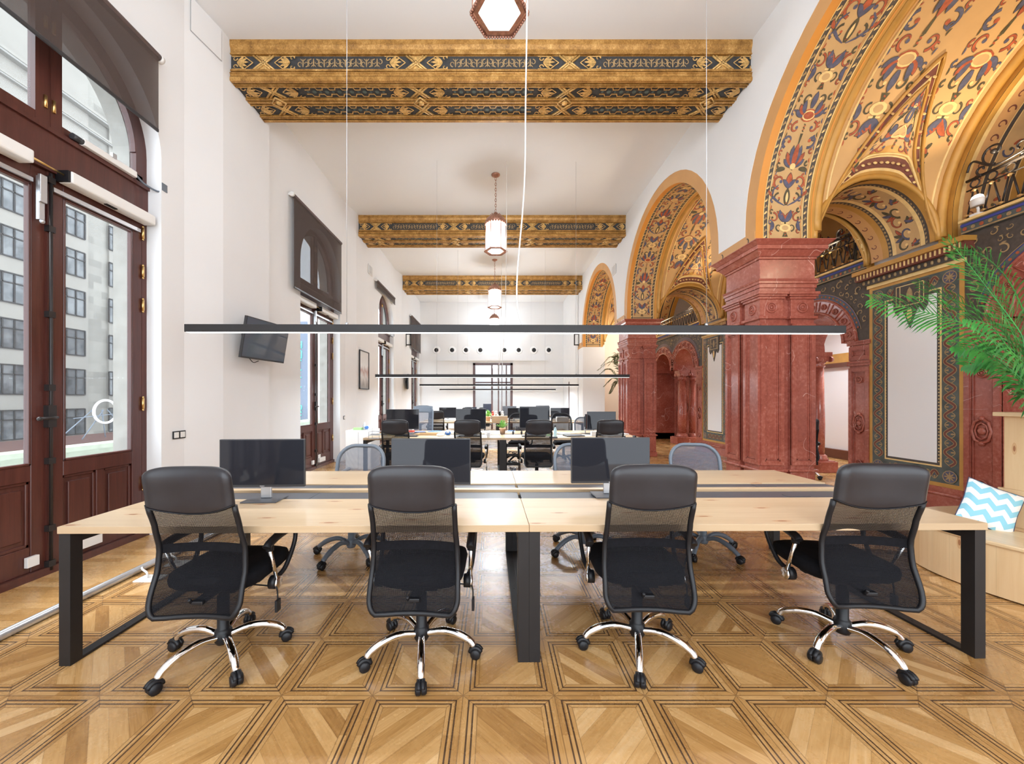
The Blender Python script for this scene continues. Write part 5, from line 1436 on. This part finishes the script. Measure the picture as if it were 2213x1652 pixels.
simple('headphones', 'black headphones right of the plant on the second desk', 'headphones', flat(1118, 941), [('band', MB().tube([(.08*cos(q), 0, .05+.08*sin(q)) for q in lin(0, pi, 12)], .008, 6), M['plastic']), ('ear_pad', MB().sphere((.08, 0, .045), .04, 10, sc=(.5, 1, 1)), M['leather']), ('ear_pad', MB().sphere((-.08, 0, .045), .04, 10, sc=(.5, 1, 1)), M['leather'])])
simple('black_bag', 'small black case behind the headphones on the second desk', 'case', flat(1124, 931), [('c', MB().box(-.1, -.06, 0, .1, .06, .09), M['leather'])])
simple('spray_bottle', 'slim pale blue bottle between two chairs of the second desk', 'bottle', flat(1200, 944), [('body', MB().lathe([(.028, 0), (.03, .02), (.028, .13), (.012, .16), (.012, .175)], n=12), plain('pale_blue_plastic', (.45, .65, .72), .3)), ('cap', MB().lathe([(.014, .175), (.016, .20), (0, .21)], n=10), M['plastic'])])
simple('pen_tray', 'loose pens and a stapler between the third and right chair', 'pens', flat(1196, 948), [('stapler', MB().box(-.07, -.015, 0, .07, .015, .03), M['tray']), ('pen', MB().cyl((-.08, .04, .005), (.06, .06, .005), .005, n=6), REDP)])
for i in range(4): simple('folder', f'{("pale green","white","grey","blue")[i]} folder lying seen through the chair back in the middle of the second desk', 'folder', flat(1160, 943)+Vector((0, 0, .014*i)), [('f', bx(.30, .22, .012), (LEAF, PAPER, M['alu'], BLUEP)[i])], 'folders stacked on the second desk', .1*i)
simple('paper_cup', 'white paper cup on the second desk just left of the plant', 'cup', flat(1056, 946), [('c', MB().lathe([(.028, 0), (.038, .09)], n=14), PAPER)])
simple('fluffy_pouch', 'brown grey fluffy pouch seen through the back of the second chair', 'pouch', flat(1013, 944), [('p', MB().sphere((0, 0, .05), .08, 12, sc=(1.2, .7, .7)), plain('grey_brown_plush', (.25, .19, .18), .9, nz=.4, nsc=40))])
simple('yellow_box', 'yellow packet and bottle seen through the leftmost chair of the second desk', 'packet', flat(845, 940), [('p', bx(.12, .08, .10), plain('mustard_card', (.55, .45, .10), .6))])
for i, (px, py, c_, lb) in enumerate(((1150, 937, 'PAPER', 'white sheet half under the third chair back'), (1178, 941, 'GREENP', 'green folder by the third chair'), (1215, 937, 'PAPER', 'white sheet left of the laptop'), (995, 943, 'PAPER', 'white sheet under the second chair back'), (862, 944, 'KRAFT', 'brown envelope behind the leftmost chair'), (1340, 938, 'PAPER', 'white sheet behind the rightmost chair'), (940, 933, 'BLUEP', 'thin blue folder behind the wooden tray'))):
    simple('loose_sheet', lb+' of the second desk', 'paper', flat(px, py), [('s', bx(.21, .29, .004+.001*i), {'PAPER': PAPER, 'GREENP': GREENP, 'KRAFT': KRAFT, 'BLUEP': BLUEP}[c_])], 'loose sheets on the second desk', .25*(i % 3)-.2)
for i, (x, lb) in enumerate(((-.42, 'behind the second chair'), (.73, 'behind the third chair'), (-1.58, 'behind the leftmost chair'))):
    simple('keyboard', 'black keyboard '+lb+' of the second desk', 'keyboard', (x, 6.98, .75), [('case', bx(.42, .13, .012), M['tray']), ('keys', MB().box(-.20, -.055, .012, .20, .055, .018), M['plastic'])], 'black keyboards on the second desk')
# low white cabinet with its clutter
t = thing('white_cabinet', 'low white cabinet against the window wall at the end of the second desk', 'cabinet', (-2.72, 8.1, 0)); MB().box(-.28, -.30, 0, .24, .30, .79).build('body', M['white'], t, bevel=.004); MB().box(-.27, -.315, .02, -.02, -.30, .77).build('door', M['white'], t, bevel=.003); MB().box(-.01, -.315, .02, .23, -.30, .77).build('door', M['white'], t, bevel=.003)
simple('green_box', 'light green plastic box on the low white cabinet', 'box', (-2.80, 7.95, .79), [('b', bx(.16, .12, .05), GREENP)])
simple('blue_bag', 'blue and white plastic bag on the low white cabinet', 'bag', (-2.56, 7.95, .79), [('bag', MB().sphere((0, 0, .05), .08, 9, sc=(1.2, .8, .7)), PAPER), ('print', MB().sphere((-.04, -.03, .055), .055, 8, sc=(1.1, .8, .7)), BLUEP)])
simple('clear_bottle', 'clear plastic bottle standing between the green box and the blue bag', 'bottle', (-2.68, 8.0, .79), [('b', MB().lathe([(.03, 0), (.035, .02), (.035, .10), (.012, .14), (.012, .16)], n=12), M['alu'])])
t = thing('document_rack', 'wire letter rack at the left end of the second desk', 'rack', flat(812, 948)); m = MB()
for z in (0, .06, .12): m.box(-.09, -.1, z, .09, .1, z+.004)
for a in (-.09, .09):
    for b in (-.1, .1): m.cyl((a, b, 0), (a, b, .14), .004, n=6)
m.build('frame', M['alu'], t); MB().box(-.08, -.09, .064, .08, .09, .075).build('papers', PAPER, t)
simple('water_bottle', 'clear water bottle with blue cap at the left end of the second desk', 'bottle', flat(829, 940), [('body', MB().lathe([(.03, 0), (.034, .02), (.034, .17), (.012, .22), (.012, .24)], n=12), M['alu']), ('cap', MB().lathe([(.014, .24), (.014, .26), (0, .26)], n=10), BLUEP)])
# wire shelf trolley under the second desk
t = thing('cable_trolley', 'black wire shelf unit full of cables under the second desk', 'shelf', (.36, 7.05, 0)); m = MB()
for a in (-.12, .12):
    for b in (-.15, .15): m.cyl((a, b, 0), (a, b, .60), .008, n=6)
m.build('frame', M['black'], t)
for z in (.08, .24, .40, .57):
    m = MB(); m.box(-.12, -.15, z, .12, .15, z+.008); m.box(-.12, -.155, z, .12, -.148, z+.05); m.build('shelf', M['black'], t)
for i, z in enumerate((.10, .26, .42)):
    m = MB(); rd = random.Random(i); m.tube(smooth_path([(rd.uniform(-.09, .09), rd.uniform(-.12, .12), z+rd.uniform(0, .06)) for k in range(10)], 5), .007, 5)
    o = m.build('cable_coil', (M['gplastic'], M['plastic'], M['alu'])[i], thing('cable_bundle', f'{("lowest", "middle", "upper")[i]} tangle of cables on the black wire shelf unit', 'cables', (.36, 7.05, 0), 0, 'cable tangles on the wire shelf unit'))
for i, (px, c_) in enumerate(((1075, REDP), (1082, PAPER), (1090, M['plastic']), (1096, PAPER))):
    simple('desk_figure', ('red', 'white round', 'black', 'white square')[i]+' small ornament on a box of the third desk', 'ornament', flat(px-10, 893, 11.6, .93), [('f', MB().lathe([(.03, 0), (.045, .05), (.02, .08), (.035, .12), (0, .15)], n=10), c_)], 'ornaments on the third desk')
simple('wooden_box', 'long wooden box carrying ornaments on the third desk', 'box', (.19, 11.6, .75), [('b', bx(.48, .25, .17), M['pine'])])
for i, (px, Y) in enumerate(((1140, 11.8), (1010, 11.8), (1215, 11.7), (975, 11.7))):
    simple('paper_stack', ('white papers beside the rounded chair', 'white papers behind the second monitor', 'white paper trays seen through the rounded black chair', 'pale papers right of the tall grey chair')[i]+' on the third desk', 'papers', ((px-VX)*Y/FPX, Y, .75), [('s', bx(.35, .25, (.04, .06, .14, .05)[i]), PAPER)], 'paper stacks on the third desk')

# ---------------------------------------------------------------- wall things
t = thing('television', 'large black television tilted down from the left wall above the nearest lamp', 'television', (0, 0, 0))
A = Vector((-3.255, 4.95, 1.97)); B = Vector((-3.165, 5.80, 1.97)); U = (B-A).normalized(); up = Vector((.17, -.02, .99)).normalized(); N_ = U.cross(up).normalized()
if N_.x < 0: N_ = -N_
wd, ht = (B-A).length, .545
def tvbox(mb, a0, a1, c0, c1, n0, n1):
    P_ = [A+U*a+up*c+N_*n for n in (n0, n1) for a, c in ((a0, c0), (a1, c0), (a1, c1), (a0, c1))]
    mb.add(P_, [(0, 1, 2, 3), (4, 7, 6, 5), (0, 4, 5, 1), (1, 5, 6, 2), (2, 6, 7, 3), (3, 7, 4, 0)])
TVS = Mat('television_glass', .04, 0, .9, (.10, .125, .16)).m  # lighter bluish base stands in for the bright reflection on the glass
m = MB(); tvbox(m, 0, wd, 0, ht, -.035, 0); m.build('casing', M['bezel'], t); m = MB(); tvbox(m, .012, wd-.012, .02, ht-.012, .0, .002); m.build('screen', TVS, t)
m = MB(); m.tube([(-3.41, 5.35, 2.25), (-3.28, 5.35, 2.25)], .03, 8); m.box(-3.41, 5.2, 2.1, -3.39, 5.5, 2.4); m.tube(smooth_path([(-3.27, 5.15, 1.98), (-3.26, 5.22, 1.93), (-3.25, 5.32, 1.96)], 6), .005, 5); m.build('wall_mount', M['plastic'], t)
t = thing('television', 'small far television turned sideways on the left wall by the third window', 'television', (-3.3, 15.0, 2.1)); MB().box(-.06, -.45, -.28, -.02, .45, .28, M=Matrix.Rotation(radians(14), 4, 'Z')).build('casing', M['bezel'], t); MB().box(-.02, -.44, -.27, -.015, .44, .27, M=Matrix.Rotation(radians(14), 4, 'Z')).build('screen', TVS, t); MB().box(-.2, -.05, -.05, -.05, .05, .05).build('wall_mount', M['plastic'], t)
t = thing('framed_picture', 'tall narrow black framed picture on the left wall between two windows', 'picture', (-3.395, 10.08, 2.19)); y0, y1 = -.36, .36
m = MB(); [m.box(0, a, b, .025, c, d) for a, b, c, d in ((y0, -.5, y0+.02, .5), (y1-.02, -.5, y1, .5), (y0, -.5, y1, -.48), (y0, .48, y1, .5))]; m.build('frame', M['black'], t)
pm = Mat('abstract_print', .3); x, y, z = pm.xyz(); n_ = pm.noise(3, 3, .5, sc=(1, 2.5, 1)); pm.base(pm.ramp(z+.5+(n_-.5)*.35, [(.1, (.30, .27, .25)), (.30, (.62, .58, .54)), (.48, (.42, .20, .13)), (.62, (.68, .64, .60)), (.9, (.62, .60, .57))])); MB().box(0, y0+.02, -.48, .01, y1-.02, .48).build('print', pm.m, t)
def plate(name, label, px, py, Y, n, X=-3.497):
    p = at(px, py, Y); t = thing(name, label, 'switch', (X, Y, p.z)); w = .085*n
    MB().box(0, -w/2, -.043, .010, w/2, .043).build('surround', M['plastic'], t, bevel=.002)
    for i in range(n): MB().box(.0, -w/2+.012+i*.085, -.031, .014, -w/2+.073+i*.085, .031).build('rocker', M['whiteplastic'], t, bevel=.002)
plate('light_switch', 'double light switch with a dark surround beside the nearest window', 386, 940, 4.27, 2)
plate('light_switch', 'small light switch beside the second window', 742, 903, 9.0, 1)
t = thing('access_hatch', 'flat white access hatch high on the left wall beside the nearest beam', 'hatch', (XL+.052, 4.62, 5.85), radians(-10.2)); m = MB(); m.box(0, -.20, -.17, .006, .20, .21); m.build('cover', M['wall'], t)
m = MB(); [m.box(0, a, b, .004, c, d) for a, b, c, d in ((-.206, -.176, -.2, .21), (.2, -.176, .206, .21), (-.206, -.176, .206, -.17))]; m.build('shadow_gap', M['alu'], t)
for i, (x, s) in enumerate(((XL+.10, 'left'), (XR-.01, 'right'))):
    e = 1 if i == 0 else -1; t = thing('wall_vent', f'small white slotted vent on the {s} wall under the second beam', 'vent', (x, 10.62, 5.0)); MB().box(0, -.16, -.13, e*.015, .16, .13).build('plate', M['whiteplastic'], t)
    m = MB(); [m.box(e*.015, -.13, q, e*.02, .13, q+.012) for q in lin(-.10, .09, 6)]; m.build('slats', M['alu'], t)
for i, px in enumerate((943, 977, 1007, 1038, 1090, 1121, 1154, 1186)):
    p = at(px, 757, ye); o = thing('air_nozzle', ('first', 'second', 'third', 'fourth', 'fifth', 'sixth', 'seventh', 'eighth')[i]+' from the left of the eight round air nozzles on the end wall', 'vent', (p.x, ye, p.z), 0, 'round air nozzles on the end wall')
    MB().lathe([(.19, 0), (.18, -.015), (.12, -.02), (.105, -.012)], n=24, axis='y').build('ring', M['white'], o); MB().lathe([(.0, -.012), (.10, -.014), (.106, -.004)], n=24, axis='y').build('nozzle', M['dark'], o)
for i, (x, e) in enumerate(((-3.4, 1), (3.35, -1))):
    t = thing('wall_bracket', ('square black bracket on the left wall beside the far blind', 'square black bracket on the right wall beside the far painted arch')[i], 'bracket', (x, 15.0, 3.75)); m = MB()
    for z in (-.22, .20): m.box(0, -.02, z, e*.20, .02, z+.04)
    m.box(e*.16, -.02, -.22, e*.20, .02, .24); m.build('bar', M['black'], t); MB().box(0, -.03, -.26, e*.012, .03, .28).build('wall_plate', M['black'], t)
# floor conduit and sockets on the left
m = MB(); m.cyl((0, -6, .028), (0, 6, .028), .028, n=12); t = m.build('floor_conduit', M['alu']); t.location = (-2.92, 4, 0); tag(t, 'grey round cable conduit running along the floor beside the windows', 'conduit')
for i in range(2):
    t = thing('floor_socket', ('white floor socket plate by the grey conduit, nearer one', 'white floor socket plate by the grey conduit, farther one')[i], 'socket', (-2.72, 3.05+.28*i, 0)); MB().box(-.09, -.06, 0, .09, .06, .012).build('plate', M['whiteplastic'], t, bevel=.003)
    m = MB(); m.tube(smooth_path([(-.03, 0, .012), (-.03, .0, .05), (-.12, .06, .05), (-.18, .12, .04)], 5), .008, 6); m.build('lead', M['whiteplastic'], t)
# spot lights on the balcony edges; farthest one added to brighten the end wall
def spot(loc, label, on):
    t = thing('spotlight', label, 'spotlight', loc, 0, 'white spotlights on the balcony edges')
    MB().box(-.10, -.06, 0, .10, .06, .035).build('base', M['whiteplastic'], t, bevel=.01); MB().tube([(0, 0, .03), (0, 0, .10), (-.02, 0, .13)], .018, 8).build('arm', M['whiteplastic'], t)
    MB().lathe([(.03, .02), (.075, .0), (.085, .10), (.07, .12)], (-.02, 0, .14), 18).build('head', M['whiteplastic'], t)
    LM = Mat('spot_lens', .4, color=(1, 1, 1)).emit((1, .95, .85), 12 if on else .6).m
    MB().lathe([(.075, .112), (.06, .150), (.03, .168), (.0, .172)], (-.02, 0, .14), 18).build('lens', LM, t)
    t.scale = (.55, .8, .8)
p = at(2108, 462, 4.50); spot((5.758, 4.56, 3.61), 'lit white spotlight on the nearest balcony edge beside the iron scroll', True)
spot((5.97, 6.02, 3.61), 'white spotlight head seen through the small painted arch behind the nearest pillar', False)
spot((5.97, 13.55, 3.61), 'small white spotlight added on the farthest balcony edge to brighten the beige end wall', False)
lamp('balcony_and_added_spot', 'SPOT', (5.6, 13.5, 3.85), 110, (1, .88, .72), .06, rot=(Vector((-.35, .8, -.30))).to_track_quat('-Z', 'Y').to_euler(), spot=2.4)  # added warm spot that lifts the dim beige end wall
for k in range(3):
    yc = 3.05+BAY*k
    lamp('balcony_and_added_spot', 'SPOT', (5.72, yc+1.3, 3.95), 40, (1, .80, .52), .06, rot=(Vector((-.45, -.55, .75))).to_track_quat('-Z', 'Y').to_euler(), spot=2.6)
    lamp('balcony_and_added_spot', 'SPOT', (5.72, yc-1.3, 3.95), 40, (1, .82, .55), .06, rot=(Vector((-.5, .6, .7))).to_track_quat('-Z', 'Y').to_euler(), spot=2.6)  # second spot per bay, added to even out the warm vault light

# ---------------------------------------------------------------- curved bench, cushion and palms
t = thing('curved_bench', 'stepped pine bench with curved front beside the right wall', 'bench', (4.4, 2.9, 0))
pl = smooth_path([(5.0, 3.72, 0), (4.5, 3.72, 0), (4.1, 3.66, 0), (3.78, 3.50, 0), (3.63, 3.24, 0), (3.60, 2.95, 0), (3.66, 2.66, 0), (3.80, 2.35, 0), (4.05, 2.05, 0), (4.5, 1.85, 0), (5.0, 1.8, 0)], 6)
poly = [(p.x, p.y) for p in pl]
m = MB(); m.prism(poly, .012, .37, 'z'); m.build('front_panel', M['pinev'], t, world=True)
m = MB(); m.prism([(a-(.015 if a < 4.9 else 0), b) for a, b in poly], .37, .40, 'z'); m.build('seat_board', M['pinetop'], t, world=True, bevel=.008)
m = MB(); m.box(4.20, 2.25, .40, 5.0, 3.20, .70); m.box(4.20, 2.25, .70, 5.0, 3.16, 1.29); m.build('back_block', M['pinev'], t, world=True, bevel=.004)
m = MB(); m.box(4.155, 2.22, 1.29, 5.0, 3.20, 1.325); m.build('top_board', M['pinetop'], t, world=True, bevel=.006)
cm = Mat('chevron_cushion', .85); x, y, z = cm.xyz(); zg = ((x*9).fr()-.5).ab()*.10; q = ((z+zg)/.105).fr(); cm.base(cm.mix(q < .5, (.78, .79, .78), (.26, .56, .68))); CHEV = cm.m
t = thing('cushion', 'blue and white zigzag cushion leaning on the curved pine bench', 'cushion', (3.98, 3.08, .565)); t.rotation_euler = (radians(-22), radians(24), radians(-28)); t.scale = (.88, .95, .95)
def cush(u, v, s_):
    e = max(0, 1-abs(u)**2.5)*max(0, 1-abs(v)**2.5); k = 1-.07*(1-abs(u))*abs(v)**3; k2 = 1-.07*(1-abs(v))*abs(u)**3
    return Vector((u*.19*k2, s_*.065*e**.55, v*.19*k))
m = MB(); m.grid(lambda u, v: cush(u, v, -1), lin(-1, 1, 17), lin(-1, 1, 17)); m.build('front_cover', CHEV, t)
m = MB(); m.grid(lambda u, v: cush(u, v, 1), lin(-1, 1, 17), lin(-1, 1, 17)); m.build('back_cover', plain('cream_cloth', (.70, .66, .60), .9), t)
ed = [(u, -1) for u in lin(-1, 1, 12)]+[(1, v) for v in lin(-1, 1, 12)][1:]+[(u, 1) for u in lin(1, -1, 12)][1:]+[(-1, v) for v in lin(1, -1, 12)][1:-1]
m = MB(); m.tube([cush(u, v, 1) for u, v in ed], .004, 5, closed=True); m.build('piping', plain('navy_piping', (.05, .05, .10), .7), t)
PALM = Mat('palm_leaf', .42); q = PALM.noise(9, 3); PALM.base(PALM.ramp(q, [(.3, (.012, .12, .022)), (.7, (.06, .30, .045))])); PALM = PALM.m
PALM2 = plain('dusty_palm_leaf', (.16, .20, .10), .6, nz=.3, nsc=10)
def frond(parent, pts, L, mat, n=44, wd=.012, seed=0, droop=.25, side=Vector((0, 0, 1))):
    path = smooth_path(pts, 10); m = MB(); k = len(path); rd = random.Random(seed)
    m.tube(path, [.007*(1-.8*i/k) for i in range(k)], 6)
    for i in range(n):
        t_ = .10+.90*i/(n-1); j = min(int(t_*(k-1)), k-2); f_ = t_*(k-1)-j; p = path[j].lerp(path[j+1], f_); d = (path[j+1]-path[j]).normalized()
        s0 = d.cross(side).normalized()
        nrm = s0.cross(d).normalized()
        ln = L*(sin(pi*min(1, t_*.80+.16))**.7)*rd.uniform(.88, 1.08)
        for e in (-1, 1):
            a = (d*(.55+.5*t_)+s0*e*1.0+nrm*rd.uniform(-.12, .16)).normalized(); b = (a+Vector((0, 0, -droop))).normalized(); c = (b+Vector((0, 0, -droop*1.2))).normalized()
            p1 = p+a*ln*.4; p2 = p1+b*ln*.35; p3 = p2+c*ln*.25; w = nrm.cross(a).normalized()*wd*.5; w2 = (w.normalized()*.8+nrm*.5).normalized()*wd*.5
            m.add([p-w*.5, p+w*.5, p1-w2, p1+w2, p2-w*.7, p2+w*.7, p3], [(0, 1, 3, 2), (2, 3, 5, 4), (4, 5, 6)], 0, True)
    m.build('frond', mat, parent, world=True)
t = thing('potted_palm', 'big green palm reaching in from the right over the pine bench', 'palm', (4.62, 2.75, 1.325))
m = MB(); m.lathe([(.13, 0), (.17, .02), (.20, .30), (.21, .32), (.19, .32), (.18, .27), (0, .27)], n=24); m.build('pot', KRAFT, t)
B0 = Vector((4.62, 2.75, 1.60))
FR = [((2225, 905, 2.75), (2235, 850, 2.75), (2190, 770, 2.78), (2080, 700, 2.85), (1985, 672, 2.95), (1885, 648, 3.05)),
      ((2225, 905, 2.75), (2245, 800, 2.78), (2205, 720, 2.8), (2150, 645, 2.85), (2100, 580, 2.9), (2050, 520, 2.95)),
      ((2225, 905, 2.75), (2260, 860, 2.6), (2235, 810, 2.5), (2185, 760, 2.45), (2140, 705, 2.42), (2085, 690, 2.40)),
      ((2225, 905, 2.75), (2250, 880, 2.65), (2215, 835, 2.6), (2165, 785, 2.6), (2120, 760, 2.6), (2060, 750, 2.6)),
      ((2225, 905, 2.75), (2250, 780, 2.95), (2215, 680, 3.1), (2175, 600, 3.2), (2120, 550, 3.3), (2070, 540, 3.4)),
      ((2225, 905, 2.75), (2240, 830, 3.0), (2180, 730, 3.2), (2110, 670, 3.35), (2040, 640, 3.5), (1985, 610, 3.6)),
      ((2225, 905, 2.75), (2290, 800, 2.7), (2320, 700, 2.7), (2330, 600, 2.75), (2300, 520, 2.8), (2250, 450, 2.85)),
      ((2225, 905, 2.75), (2300, 830, 2.5), (2360, 780, 2.3), (2420, 760, 2.1), (2460, 790, 2.0), (2500, 840, 1.9)),
      ((2225, 905, 2.75), (2245, 840, 2.85), (2215, 765, 2.95), (2180, 700, 3.0), (2145, 630, 3.05), (2105, 575, 3.1)),
      ((2225, 905, 2.75), (2250, 880, 2.7), (2225, 840, 2.7), (2185, 800, 2.75), (2140, 780, 2.8), (2085, 790, 2.85)),
      ((2225, 905, 2.75), (2250, 860, 2.8), (2225, 800, 2.9), (2190, 760, 3.0), (2130, 740, 3.05), (2075, 760, 3.1))]
for i, f in enumerate(FR):
    pts = [at(*p) for p in f]; pts[0] = B0
    frond(t, pts, (.30, .27, .22, .22, .25, .24, .25, .2, .24, .22, .22)[i], PALM, (44, 40, 30, 30, 40, 40, 40, 30, 38, 34, 34)[i], .018, i, (.25, .12, .35, .35, .2, .2, .2, .3, .12, .3, .35)[i], Vector((.10, -.92, .30)))
t = thing('hanging_palm', 'dusty palm behind the second marble pillar before the beige wall', 'palm', (4.55, 13.0, 0))
m = MB(); m.lathe([(.2, 0), (.28, .45), (.25, .45), (.2, .4), (0, .4)], n=20); m.build('pot', M['whiteplastic'], t)
for i, (px, py) in enumerate(((1292, 800), (1300, 790), (1290, 815), (1315, 790), (1305, 835), (1330, 785), (1345, 800), (1318, 850))):
    b0 = Vector((4.55, 13.0, .4)); e = at(px, py, 12.8+.1*i); mid = Vector((4.5-.1*(i % 3), 13.0, max(e.z, 1.9)+.25)); frond(t, [b0, Vector((4.5, 13.0, 1.5)), mid*.6+e*.4+Vector((0, 0, .1)), e], .26, PALM2, 34, .032, i, .3)
# unseen ceiling lights added to brighten the side rooms behind the arcade
for k in range(3):
    yc = 3.05+BAY*k
    t = thing('added_panel_light', ('unseen white square ceiling light added to brighten the nearest side room', 'unseen white square ceiling light added to brighten the middle side room', 'unseen white square ceiling light added to brighten the farthest side room')[k], 'ceiling light', (7.3, yc, 3.27), 0, 'added ceiling lights of the side rooms')
    MB().box(-.3, -.3, 0, .3, .3, .03).build('panel_housing', M['white'], t); MB().box(-.27, -.27, -.005, .27, .27, 0).build('diffuser', M['led'], t)
    lamp('side_room_fill', 'AREA', (7.3, yc, 3.25), 50, (.84, .94, 1), .55)

t = thing('office_lantern', 'pale hexagonal lantern glowing behind the glass of the far end door', 'lantern', (.08, 20.3, 3.05)); m = MB(); m.lathe([(.17, 0), (.17, .42)], n=6, smooth=False); m.build('glass', M['lantern'], t)
m = MB(); m.lathe([(.19, .42), (.15, .52), (.02, .56), (.02, .95)], n=12); m.build('dome', M['copper'], t); lamp('office_lantern_bulb', 'POINT', (.08, 20.3, 3.2), 60, (.9, .96, 1), .08)
